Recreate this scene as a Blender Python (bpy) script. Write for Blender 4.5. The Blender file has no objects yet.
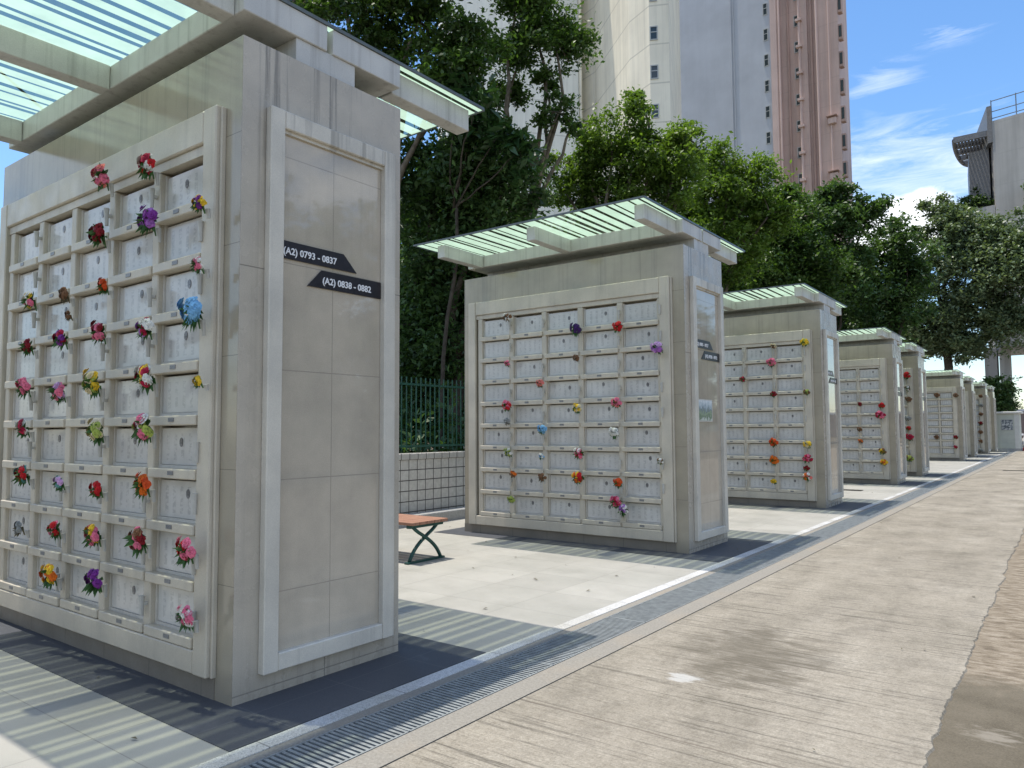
import bpy, math, random
import numpy as np
from mathutils import Vector, Matrix
random.seed(7)
R = math.radians
scene = bpy.context.scene
col = scene.collection

# ------------------------------------------------------------------ camera
F_PX, YAW, PITCH, ROLL = 739.56, .6436, .0629, -.0056
CAM = Vector((0, 0, 1.5))
fw = Vector((-math.sin(YAW)*math.cos(PITCH), math.cos(YAW)*math.cos(PITCH), math.sin(PITCH)))
r0 = Vector((math.cos(YAW), math.sin(YAW), 0))
u0 = r0.cross(fw)
rt = r0*math.cos(ROLL) + u0*math.sin(ROLL)
up = -r0*math.sin(ROLL) + u0*math.cos(ROLL)
cd = bpy.data.cameras.new('camera')
cam = bpy.data.objects.new('camera', cd)
col.objects.link(cam)
M = Matrix(((rt.x, up.x, -fw.x, CAM.x), (rt.y, up.y, -fw.y, CAM.y), (rt.z, up.z, -fw.z, CAM.z), (0, 0, 0, 1)))
cam.matrix_world = M
cd.sensor_fit = 'HORIZONTAL'
cd.sensor_width = 36
cd.lens = F_PX/1024*36
cd.clip_start = .05
cd.clip_end = 3000
scene.camera = cam


def at(px, py, Y):
    """surveyed point: where the sight line through a photo pixel meets the vertical plane y = Y"""
    d = fw + rt*((px-512)/F_PX) - up*((py-384)/F_PX)
    return CAM + d*(Y/d.y)


# ------------------------------------------------------------------ materials
MATS = {}


class NT:
    def __init__(s, name):
        s.m = bpy.data.materials.new(name)
        s.m.use_nodes = True
        s.n = s.m.node_tree.nodes
        s.l = s.m.node_tree.links
        s.b = s.n['Principled BSDF']
        s.out = s.n['Material Output']
        MATS[name] = s.m

    def add(s, t, **kw):
        n = s.n.new(t)
        for k, v in kw.items():
            if k in ('i',):
                for a, b in v.items():
                    n.inputs[a].default_value = b
            else:
                setattr(n, k, v)
        return n

    def lk(s, a, b):
        s.l.new(a, b)

    def coord(s, kind='Object', scale=(1, 1, 1), loc=(0, 0, 0), rnd=False):
        t = s.add('ShaderNodeTexCoord')
        mp = s.add('ShaderNodeMapping')
        mp.inputs['Scale'].default_value = scale
        mp.inputs['Location'].default_value = loc
        s.lk(t.outputs[kind], mp.inputs[0])
        if rnd:
            oi = s.add('ShaderNodeObjectInfo')
            mu = s.add('ShaderNodeMath', operation='MULTIPLY', i={1: 37.3})
            s.lk(oi.outputs['Random'], mu.inputs[0])
            ad = s.add('ShaderNodeVectorMath', operation='ADD')
            s.lk(mp.outputs[0], ad.inputs[0])
            s.lk(mu.outputs[0], ad.inputs[1])
            return ad.outputs[0]
        return mp.outputs[0]

    def noise(s, vec, scale, detail=4, rough=.6, dist=0):
        n = s.add('ShaderNodeTexNoise')
        n.inputs['Scale'].default_value = scale
        n.inputs['Detail'].default_value = detail
        n.inputs['Roughness'].default_value = rough
        n.inputs['Distortion'].default_value = dist
        s.lk(vec, n.inputs['Vector'])
        return n.outputs['Fac']

    def ramp(s, fac, stops):
        r = s.add('ShaderNodeValToRGB')
        e = r.color_ramp.elements
        while len(e) > 1:
            e.remove(e[-1])
        for i, (p, c) in enumerate(stops):
            x = e[0] if i == 0 else e.new(p)
            x.position = p
            if not hasattr(c, '__len__'):
                c = (c, c, c)
            x.color = (*c[:3], 1)
        s.lk(fac, r.inputs[0])
        return r.outputs[0]

    def mix(s, fac, a, b, mode='MIX'):
        m = s.add('ShaderNodeMix', data_type='RGBA', blend_type=mode)
        for sock, v in ((m.inputs[0], fac), (m.inputs[6], a), (m.inputs[7], b)):
            if hasattr(v, 'links') or isinstance(v, bpy.types.NodeSocket):
                s.lk(v, sock)
            elif hasattr(v, '__len__'):
                sock.default_value = (*v[:3], 1)
            else:
                sock.default_value = v
        return m.outputs[2]

    def math(s, op, a, b=None, c=None):
        m = s.add('ShaderNodeMath', operation=op)
        for i, v in enumerate((a, b, c)):
            if v is None:
                continue
            if isinstance(v, bpy.types.NodeSocket):
                s.lk(v, m.inputs[i])
            else:
                m.inputs[i].default_value = v
        return m.outputs[0]

    def sep(s, vec):
        x = s.add('ShaderNodeSeparateXYZ')
        s.lk(vec, x.inputs[0])
        return x.outputs

    def joint(s, comp, pitch, off, width):
        """1 on a joint line of the given pitch"""
        a = s.math('SUBTRACT', comp, off - width/2)
        f = s.math('FLOORED_MODULO', a, pitch)
        return s.math('LESS_THAN', f, width)

    def bump(s, h, strength=.3, dist=.01):
        b = s.add('ShaderNodeBump')
        b.inputs['Strength'].default_value = strength
        b.inputs['Distance'].default_value = dist
        s.lk(h, b.inputs['Height'])
        s.lk(b.outputs[0], s.b.inputs['Normal'])

    def base(s, c, rough=None, spec=None, metal=None):
        if isinstance(c, bpy.types.NodeSocket):
            s.lk(c, s.b.inputs['Base Color'])
        else:
            s.b.inputs['Base Color'].default_value = (*c, 1)
        if rough is not None:
            if isinstance(rough, bpy.types.NodeSocket):
                s.lk(rough, s.b.inputs['Roughness'])
            else:
                s.b.inputs['Roughness'].default_value = rough
        if spec is not None:
            s.b.inputs['Specular IOR Level'].default_value = spec
        if metal is not None:
            s.b.inputs['Metallic'].default_value = metal
        return s.m


def mul(c, k):
    return tuple(x*k for x in c)


def m_noisy(name, c, k=.25, scale=8, rough=.6, spec=.4, bump=0, bs=60, detail=5, coord='Object'):
    t = NT(name)
    v = t.coord(coord)
    f = t.noise(v, scale, detail)
    cc = t.ramp(f, [(.25, mul(c, 1-k)), (.75, mul(c, 1+k))])
    t.base(cc, rough, spec)
    if bump:
        t.bump(t.noise(v, bs, 3), bump, .005)
    return t.m


def m_stone(name, c, jx=None, jy=None, jz=None, rough=.28, streak=.25, jc=.4, spec=.5, base_dirt=False):
    """polished stone cladding with speckle, tile joints and rain streaks"""
    t = NT(name)
    v = t.coord('Object')
    sp = t.noise(v, 160, 2, .7)
    cl = t.noise(v, 2.3, 4)
    cc = t.ramp(sp, [(.25, mul(c, .86)), (.6, c), (.8, mul(c, 1.1))])
    cc = t.mix(1, cc, t.ramp(cl, [(.3, (.82, .82, .81)), (.7, (1.07, 1.06, 1.03))]), 'MULTIPLY')
    vs = t.coord('Object', (11, 11, .35))
    st = t.ramp(t.noise(vs, 1.3, 5, .65), [(.52, 0), (.75, 1)])
    zz = t.sep(v)
    hi = t.ramp(t.math('DIVIDE', zz[2], 4.), [(.0, .35), (.12, .12), (.55, .12), (.95, 1)])
    stf = t.math('MULTIPLY', st, hi)
    cc = t.mix(t.math('MULTIPLY', stf, streak*2), cc, (.17, .155, .13))
    if base_dirt:
        bd = t.ramp(zz[2], [(.02, .55), (.2, 0)])
        cc = t.mix(t.math('MULTIPLY', bd, t.noise(v, 9, 4)), cc, (.16, .14, .11))
    j = None
    for comp, spec_ in ((zz[0], jx), (zz[1], jy), (zz[2], jz)):
        if spec_:
            a = t.joint(comp, *spec_)
            j = a if j is None else t.math('MAXIMUM', j, a)
    if j is not None:
        cc = t.mix(t.math('MULTIPLY', j, .8), cc, mul(c, jc))
    ro = t.ramp(t.noise(v, 5, 4), [(.3, rough*.7), (.75, rough*1.5)])
    t.base(cc, ro, spec)
    if j is not None:
        t.bump(t.math('SUBTRACT', 1, j), .4, .004)
    return t.m


WALLC = (.40, .352, .27)
m_stone('wall_tile', WALLC, jx=(.59, -.0, .004), jz=(.645, .0, .004), rough=.13, base_dirt=True)
m_stone('end_tile', (.52, .468, .39), jy=(2.0, .63, .010), jz=(2.4, .05, .007), rough=.25, streak=.8, base_dirt=True)
m_stone('panel_tile', (.53, .468, .38), jy=(.405, .655, .006), jz=(.645, .575, .006), rough=.045, streak=.2, jc=.6, spec=.5)
MATS['panel_tile'].node_tree.nodes['Principled BSDF'].inputs['IOR'].default_value = 1.5
MATS['panel_tile'].node_tree.nodes['Principled BSDF'].inputs['Coat Weight'].default_value = .5
MATS['panel_tile'].node_tree.nodes['Principled BSDF'].inputs['Coat Roughness'].default_value = .02
m_stone('plinth_tile', (.25, .22, .18), jx=(.59, -.3, .006), rough=.45, streak=.3)
m_stone('cream_stone', (.57, .515, .42), rough=.42, streak=.22)
m_stone('end_frame_stone', (.66, .62, .54), rough=.4, streak=.5)
m_stone('beam_paint', (.60, .595, .57), rough=.45, streak=.25)
m_noisy('glass_edge', (.10, .12, .12), .2, 20, .3)
m_noisy('portrait_print', (.17, .165, .16), .7, 45, .2)
m_noisy('number_plate', (.19, .19, .19), .4, 90, .35)
m_noisy('sign_black', (.018, .015, .018), .3, 20, .35)
m_noisy('sign_white', (.78, .78, .78), .05, 20, .5)
m_noisy('tag_white', (.56, .53, .47), .1, 20, .5)
m_noisy('steel', (.5, .5, .49), .2, 30, .35)
m_noisy('vase_white', (.45, .44, .40), .12, 40, .35)
MATS['steel'].node_tree.nodes['Principled BSDF'].inputs['Metallic'].default_value = .7

# memorial plaques: pale marble with worn, unreadable columns of engraving
t = NT('plaque_marble')
v = t.coord('Object', rnd=True)
raw = t.coord('Object')
cl = t.noise(v, 6, 5)
cc = t.ramp(cl, [(.3, (.50, .485, .45)), (.7, (.62, .605, .565))])
x, y, z = t.sep(raw)
colm = t.joint(x, .085, .02, .034)
ch = t.ramp(t.noise(t.coord('Object', (30, 1, 58), rnd=True), 1, 2), [(.42, 0), (.56, 1)])
inz = t.math('LESS_THAN', t.math('ABSOLUTE', z), .082)
inx = t.math('LESS_THAN', t.math('ABSOLUTE', x), .195)
mk = t.math('MULTIPLY', t.math('MULTIPLY', colm, ch), t.math('MULTIPLY', inz, inx))
cc = t.mix(t.math('MULTIPLY', mk, .30), cc, (.18, .175, .165))
t.base(cc, .16, .5)

# canopy glass: pale green frit bands with clear gaps between them
t = NT('frit_glass')
v = t.coord('Object')
x, y, z = t.sep(v)
P_ = .145
cell = t.math('FLOOR', t.math('DIVIDE', x, P_))
fr = t.math('DIVIDE', t.math('FLOORED_MODULO', x, P_), P_)
wn = t.add('ShaderNodeTexWhiteNoise', noise_dimensions='1D')
t.lk(cell, wn.inputs['W'])
wn2 = t.add('ShaderNodeTexWhiteNoise', noise_dimensions='1D')
t.lk(t.math('ADD', cell, 31.7), wn2.inputs['W'])
wd = t.math('MULTIPLY_ADD', wn.outputs['Value'], .30, .18)
of = t.math('MULTIPLY', wn2.outputs['Value'], .55)
clear = t.math('MULTIPLY', t.math('GREATER_THAN', fr, of), t.math('LESS_THAN', fr, t.math('ADD', of, wd)))
nd = t.ramp(t.noise(v, 4, 5), [(.3, .8), (.7, 1.0)])
tr = t.add('ShaderNodeBsdfTranslucent')
t.lk(t.mix(1, (.63, .82, .62), nd, 'MULTIPLY'), tr.inputs[0])
t.base((.52, .68, .53), .2, .5)
mx = t.add('ShaderNodeMixShader')
mx.inputs[0].default_value = .72
t.lk(t.b.outputs[0], mx.inputs[1])
t.lk(tr.outputs[0], mx.inputs[2])
tp = t.add('ShaderNodeBsdfTransparent')
tp.inputs[0].default_value = (.54, .575, .47, 1)
gl = t.add('ShaderNodeBsdfGlossy')
gl.inputs['Roughness'].default_value = .03
lw = t.add('ShaderNodeLayerWeight')
lw.inputs[0].default_value = .25
m2 = t.add('ShaderNodeMixShader')
t.lk(t.math('MULTIPLY', lw.outputs['Fresnel'], .6), m2.inputs[0])
t.lk(tp.outputs[0], m2.inputs[1])
t.lk(gl.outputs[0], m2.inputs[2])
m3 = t.add('ShaderNodeMixShader')
t.lk(clear, m3.inputs[0])
tf = t.add('ShaderNodeBsdfTransparent')
tf.inputs[0].default_value = (.90, .94, .86, 1)
mf = t.add('ShaderNodeMixShader')
mf.inputs[0].default_value = .24
t.lk(mx.outputs[0], mf.inputs[1])
t.lk(tf.outputs[0], mf.inputs[2])
t.lk(mf.outputs[0], m3.inputs[1])
t.lk(m2.outputs[0], m3.inputs[2])
t.lk(m3.outputs[0], t.out.inputs[0])
t = NT('clear_glass')
tp = t.add('ShaderNodeBsdfTransparent')
tp.inputs[0].default_value = (.93, .96, .94, 1)
gl = t.add('ShaderNodeBsdfGlossy')
gl.inputs['Roughness'].default_value = .05
mx = t.add('ShaderNodeMixShader')
mx.inputs[0].default_value = .06
t.lk(tp.outputs[0], mx.inputs[1])
t.lk(gl.outputs[0], mx.inputs[2])
t.lk(mx.outputs[0], t.out.inputs[0])

# ground materials
t = NT('plaza_tile')
v = t.coord('Object')
x, y, z = t.sep(v)
a = t.joint(x, .68, -3.215, .006)
b = t.joint(y, .676, 4.45, .006)
j = t.math('MAXIMUM', a, b)
cx = t.math('FLOOR', t.math('DIVIDE', t.math('ADD', x, 3.215), .68))
cy = t.math('FLOOR', t.math('DIVIDE', t.math('SUBTRACT', y, 4.45), .676))
wn = t.add('ShaderNodeTexWhiteNoise', noise_dimensions='2D')
cb = t.add('ShaderNodeCombineXYZ')
t.lk(cx, cb.inputs[0])
t.lk(cy, cb.inputs[1])
t.lk(cb.outputs[0], wn.inputs['Vector'])
cc = t.ramp(t.noise(v, 220, 2, .8), [(.3, (.32, .31, .275)), (.7, (.415, .40, .36))])
cc = t.mix(1, cc, t.ramp(wn.outputs['Value'], [(0, .93), (1, 1.04)]), 'MULTIPLY')
cc = t.mix(1, cc, t.ramp(t.noise(v, 1.1, 6), [(.3, (.84, .85, .84)), (.6, (1, 1, 1))]), 'MULTIPLY')
sp = t.ramp(t.noise(v, 5.5, 5, .55), [(.66, 0), (.72, 1)])
cc = t.mix(t.math('MULTIPLY', sp, .22), cc, (.26, .24, .2))
cc = t.mix(t.math('MULTIPLY', j, .75), cc, (.2, .19, .17))
t.base(cc, t.ramp(t.noise(v, 3, 3), [(.3, .42), (.7, .7)]), .4)
t.bump(t.math('SUBTRACT', 1, j), .25, .003)

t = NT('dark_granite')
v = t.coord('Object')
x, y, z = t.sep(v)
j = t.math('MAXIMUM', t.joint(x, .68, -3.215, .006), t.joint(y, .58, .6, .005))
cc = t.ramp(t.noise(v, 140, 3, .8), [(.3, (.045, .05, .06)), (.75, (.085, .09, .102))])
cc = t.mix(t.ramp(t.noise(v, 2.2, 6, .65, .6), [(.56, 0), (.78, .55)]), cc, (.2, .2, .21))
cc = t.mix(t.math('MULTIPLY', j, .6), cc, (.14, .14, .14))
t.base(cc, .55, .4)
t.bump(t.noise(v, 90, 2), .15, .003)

t = NT('kerb_granite')
v = t.coord('Object')
cc = t.ramp(t.noise(v, 120, 2, .9), [(.35, (.30, .30, .30)), (.52, (.54, .54, .53)), (.7, (.62, .62, .61))])
cc = t.mix(1, cc, t.ramp(t.noise(v, 1.7, 5), [(.35, (.78, .76, .7)), (.6, (1, 1, 1))]), 'MULTIPLY')
cc = t.mix(t.math('MULTIPLY', t.joint(t.sep(v)[1], .9, .4, .008), .7), cc, (.15, .14, .13))
t.base(cc, .7, .3)
t.bump(t.noise(v, 120, 2), .4, .004)

t = NT('channel_edge')
v = t.coord('Object')
cc = t.ramp(t.noise(v, 60, 4, .8), [(.3, (.19, .175, .15)), (.7, (.30, .282, .245))])
cc = t.mix(t.ramp(t.noise(v, 1.3, 5), [(.5, 0), (.7, .3)]), cc, (.36, .28, .19))
t.base(cc, .85, .2)
t.bump(t.noise(v, 70, 3), .4, .004)

t = NT('road_concrete')
v = t.coord('Object')
x, y, z = t.sep(v)
br = t.noise(t.coord('Object', (2.6, 52, 1)), 1, 6, .72, .4)
br2 = t.noise(t.coord('Object', (5, 95, 1)), 1, 4, .7)
fine = t.noise(v, 75, 4, .85)
big = t.noise(t.coord('Object', (1.3, .7, 1)), 1, 8, .68)
cc = t.ramp(big, [(.3, (.21, .19, .152)), (.5, (.29, .262, .214)), (.68, (.35, .32, .266))])
patch = t.ramp(t.noise(t.coord('Object', (.9, .6, 1)), 1, 4, .6), [(.36, .4), (.58, 1)])
gr = t.ramp(t.noise(t.coord('Object', (1.1, 36, 1)), 1, 4, .6), [(.36, .48), (.45, .96), (.62, 1.02), (.75, 1.18)])
cc = t.mix(patch, cc, t.mix(1, cc, gr, 'MULTIPLY'))
gr2 = t.ramp(br2, [(.34, .82), (.55, 1.02), (.7, 1.1)])
cc = t.mix(.6, cc, t.mix(1, cc, gr2, 'MULTIPLY'))
cc = t.mix(1, cc, t.ramp(fine, [(.33, (.70, .69, .67)), (.5, (.98, .98, .98)), (.68, (1.2, 1.2, 1.2))]), 'MULTIPLY')
cc = t.mix(1, cc, t.ramp(t.noise(v, 23, 5, .8), [(.35, (.82, .81, .79)), (.6, (1.07, 1.07, 1.07))]), 'MULTIPLY')


def spot(t, v, cx_, cy_, rx_, ry_, soft=.6, n=.55, ns=3.):
    d = t.add('ShaderNodeVectorMath', operation='SUBTRACT')
    t.lk(v, d.inputs[0])
    d.inputs[1].default_value = (cx_, cy_, 0)
    d2 = t.add('ShaderNodeVectorMath', operation='MULTIPLY')
    t.lk(d.outputs[0], d2.inputs[0])
    d2.inputs[1].default_value = (1/rx_, 1/ry_, 0)
    ln = t.add('ShaderNodeVectorMath', operation='LENGTH')
    t.lk(d2.outputs[0], ln.inputs[0])
    e = t.math('ADD', ln.outputs['Value'], t.math('MULTIPLY', t.math('SUBTRACT', t.noise(t.coord('Object', (1, 2.4, 1)), ns, 5, .65), .5), n*4))
    return t.ramp(e, [(1-soft, 1), (1, 0)])


sp = t.ramp(t.noise(v, 26, 6, .75), [(.33, 1), (.42, 0)])
cc = t.mix(t.math('MULTIPLY', sp, .5), cc, (.15, .13, .10))
blot = t.ramp(t.noise(t.coord('Object', (1.7, .95, 1)), 1.6, 9, .72), [(.36, .82), (.5, 1.0), (.66, 1.08)])
cc = t.mix(1, cc, blot, 'MULTIPLY')
for sx, sy, rx, ry, k in ((-1.75, 5.0, .55, .8, 1.0), (-1.6, 4.6, .3, .3, .8), (-1.85, 5.5, .2, .15, .9), (-.95, 3.55, .5, .12, .4), (-1.5, 9.5, .9, 1.2, .2), (-1.55, 13.2, .7, 1.2, .3)):
    cc = t.mix(t.math('MULTIPLY', t.math('MULTIPLY', spot(t, v, sx, sy, rx, ry, .8, .8, 4.), t.ramp(br, [(.42, 1), (.62, .4)])), k), cc, (.12, .105, .08))
cc = t.mix(t.math('MULTIPLY', spot(t, v, -1.93, 4.28, .12, .10, .6, .8, 7.), .6), cc, (.5, .5, .48))
ln = t.add('ShaderNodeMath', operation='ABSOLUTE')
wob = t.math('MULTIPLY', t.math('SUBTRACT', t.noise(t.coord('Object', (3, 0, 0)), 1, 4), .5), .05)
t.lk(t.math('ADD', t.math('FLOORED_MODULO', t.math('ADD', t.math('ADD', y, wob), .0), 5.1), -3.42), ln.inputs[0])
jl = t.math('MULTIPLY', t.math('LESS_THAN', ln.outputs[0], .008), .55)
cc = t.mix(jl, cc, (.12, .1, .08))
t.base(cc, .88, .2)
t.bump(t.math('ADD', t.math('MULTIPLY', br2, .7), t.math('MULTIPLY', fine, .5)), .55, .008)

t = NT('old_road')
v = t.coord('Object')
x, y, z = t.sep(v)
n1 = t.noise(v, 6, 6, .7)
grit = t.noise(v, 95, 3, .85)
n2 = t.noise(v, 2.6, 7, .75)
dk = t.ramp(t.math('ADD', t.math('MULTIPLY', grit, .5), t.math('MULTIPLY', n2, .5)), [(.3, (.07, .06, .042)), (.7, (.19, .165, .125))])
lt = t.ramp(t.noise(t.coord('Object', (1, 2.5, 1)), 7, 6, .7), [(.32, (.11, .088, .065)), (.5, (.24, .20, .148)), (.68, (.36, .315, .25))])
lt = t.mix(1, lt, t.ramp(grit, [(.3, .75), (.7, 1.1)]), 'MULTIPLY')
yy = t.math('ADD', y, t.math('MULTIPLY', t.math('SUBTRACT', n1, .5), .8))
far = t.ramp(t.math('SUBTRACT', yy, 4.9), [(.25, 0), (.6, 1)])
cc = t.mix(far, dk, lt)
cc = t.mix(t.math('MULTIPLY', spot(t, v, -.36, 4.4, .13, .12, .7, .9, 9.), .5), cc, (.33, .30, .25))
cc = t.mix(t.math('MULTIPLY', spot(t, v, -.02, 4.9, .06, .07, .2, .15, 9.), .85), cc, (.5, .49, .46))
t.base(cc, .92, .15)
t.bump(t.math('ADD', grit, n1), .7, .008)

m_noisy('earth', (.11, .09, .06), .4, 3, .95, .1, .5, 30)
m_noisy('drain_bottom', (.035, .033, .03), .4, 6, .9, .1)
m_noisy('grate_steel', (.29, .31, .31), .3, 12, .5, .5)
MATS['grate_steel'].node_tree.nodes['Principled BSDF'].inputs['Metallic'].default_value = .35
m_noisy('fence_green', (.012, .075, .05), .3, 12, .4)
m_noisy('bench_green', (.012, .06, .05), .3, 12, .4)
m_noisy('dark_soil', (.03, .028, .022), .4, 6, .95, .1)
m_noisy('step_stone', (.36, .36, .35), .2, 30, .8, .2, .3)

t = NT('bench_wood')
f = t.noise(t.coord('Object', (2, 30, 30), rnd=True), 1.5, 5)
t.base(t.ramp(f, [(.3, (.24, .115, .075)), (.7, (.38, .21, .14))]), .55, .3)

t = NT('mosaic_tile')
v = t.coord('Object')
x, y, z = t.sep(v)
j = t.math('MAXIMUM', t.joint(y, .196, 0, .016), t.joint(z, .172, .0, .016))
cc = t.ramp(t.noise(v, 14, 5), [(.3, (.46, .44, .40)), (.7, (.62, .60, .55))])
cc = t.mix(j, cc, (.075, .07, .065))
t.base(cc, .55, .4)
t.bump(t.math('SUBTRACT', 1, j), .5, .004)

# facades
def m_facade(name, c, floor=2.8, off=0., jw=.10, jd=.62, streak=.5, pan=None):
    t = NT(name)
    v = t.coord('Object')
    x, y, z = t.sep(v)
    cc = t.ramp(t.noise(v, .35, 5), [(.3, mul(c, .9)), (.7, mul(c, 1.07))])
    st = t.ramp(t.noise(t.coord('Object', (1.3, 1.3, .05)), 1, 6, .7), [(.45, (1, 1, 1)), (.75, (1-streak*.5,)*3)])
    cc = t.mix(1, cc, st, 'MULTIPLY')
    if floor:
        cc = t.mix(t.math('MULTIPLY', t.joint(z, floor, off, jw), .7), cc, mul(c, jd))
    t.base(cc, .8, .2)
    return t.m


m_facade('cream_facade', (.86, .79, .63), 2.8, .4)
m_facade('pale_facade', (.86, .85, .77), 2.8, .4)
m_facade('grey_facade', (.50, .52, .55), 0, streak=.12)
m_facade('pink_facade', (.60, .44, .375), 2.8, .2, .06, .8)
m_facade('pink_light', (.64, .48, .42), 0)
m_facade('pink_dark', (.48, .335, .28), 2.8, .2, .06, .8)
m_facade('concrete_facade', (.46, .46, .44), 3.2, .3, .05, .8, .5)
m_facade('distant_brown', (.22, .17, .15), 0)
t = NT('window_glass')
t.base((.035, .05, .055), .08, .6)
m_noisy('window_frame', (.42, .43, .41), .1, 4, .5)
m_noisy('pergola_metal', (.19, .195, .20), .2, 4, .5)
m_noisy('rail_metal', (.20, .24, .28), .2, 4, .4)
m_noisy('bark', (.17, .14, .105), .5, 7, .95, .1, .6, 25)
m_noisy('dark_bark', (.075, .062, .048), .5, 7, .95, .1, .6, 25)
m_noisy('car_paint', (.75, .75, .76), .03, 3, .15, .6)
m_noisy('rubber', (.02, .02, .02), .2, 10, .8)
m_noisy('red_paint', (.42, .05, .04), .2, 6, .6)
m_noisy('hut_paint', (.50, .52, .45), .08, 3, .6)
m_noisy('hut_white', (.62, .62, .58), .08, 3, .6)
m_noisy('black_cable', (.02, .02, .02), .1, 10, .6)
t = NT('lamp_glass')
t.base((.7, .7, .68), .1, .6)


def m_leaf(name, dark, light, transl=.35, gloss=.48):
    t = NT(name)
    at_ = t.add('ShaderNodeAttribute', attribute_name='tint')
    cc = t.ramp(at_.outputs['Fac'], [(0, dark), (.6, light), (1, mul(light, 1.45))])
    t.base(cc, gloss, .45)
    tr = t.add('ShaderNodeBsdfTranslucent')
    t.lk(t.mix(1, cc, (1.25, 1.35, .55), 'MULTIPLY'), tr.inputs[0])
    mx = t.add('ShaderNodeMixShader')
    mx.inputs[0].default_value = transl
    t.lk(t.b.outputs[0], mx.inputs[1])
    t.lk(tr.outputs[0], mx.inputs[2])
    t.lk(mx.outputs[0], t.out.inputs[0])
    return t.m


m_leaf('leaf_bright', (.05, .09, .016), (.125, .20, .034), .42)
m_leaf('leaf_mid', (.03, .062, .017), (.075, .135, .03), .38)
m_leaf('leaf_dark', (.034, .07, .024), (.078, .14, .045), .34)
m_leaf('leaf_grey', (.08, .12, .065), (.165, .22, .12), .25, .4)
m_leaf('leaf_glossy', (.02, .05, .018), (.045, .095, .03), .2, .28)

PET = {}


def petal(name, c):
    if name in PET:
        return PET[name]
    t = NT('petal_' + name)
    f = t.noise(t.coord('Object'), 60, 3)
    t.base(t.ramp(f, [(.3, mul(c, .62)), (.65, mul(c, 1.1))]), .6, .2)
    PET[name] = t.m
    return t.m


PCOL = dict(red=(.55, .015, .02), crimson=(.42, .012, .05), dark_red=(.22, .008, .015), pink=(.75, .17, .27), coral=(.75, .2, .17),
            white=(.75, .74, .68), cream=(.7, .6, .36), yellow=(.8, .52, .03), orange=(.75, .16, .015), purple=(.2, .03, .26),
            violet=(.38, .14, .5), lilac=(.6, .36, .62), light_blue=(.2, .45, .72), blue=(.1, .22, .45), brown=(.2, .1, .05),
            grey=(.3, .31, .3), lime=(.4, .48, .1), teal=(.12, .33, .3), orange_red=(.65, .08, .015), dark_purple=(.06, .02, .12))
t = NT('bouquet_leaf')
f = t.noise(t.coord('Object'), 40, 3)
t.base(t.ramp(f, [(.3, (.025, .075, .018)), (.7, (.07, .16, .04))]), .5, .3)
t = NT('dry_leaf')
f = t.noise(t.coord('Object'), 40, 3)
t.base(t.ramp(f, [(.3, (.07, .06, .035)), (.7, (.17, .15, .09))]), .7, .2)


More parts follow.
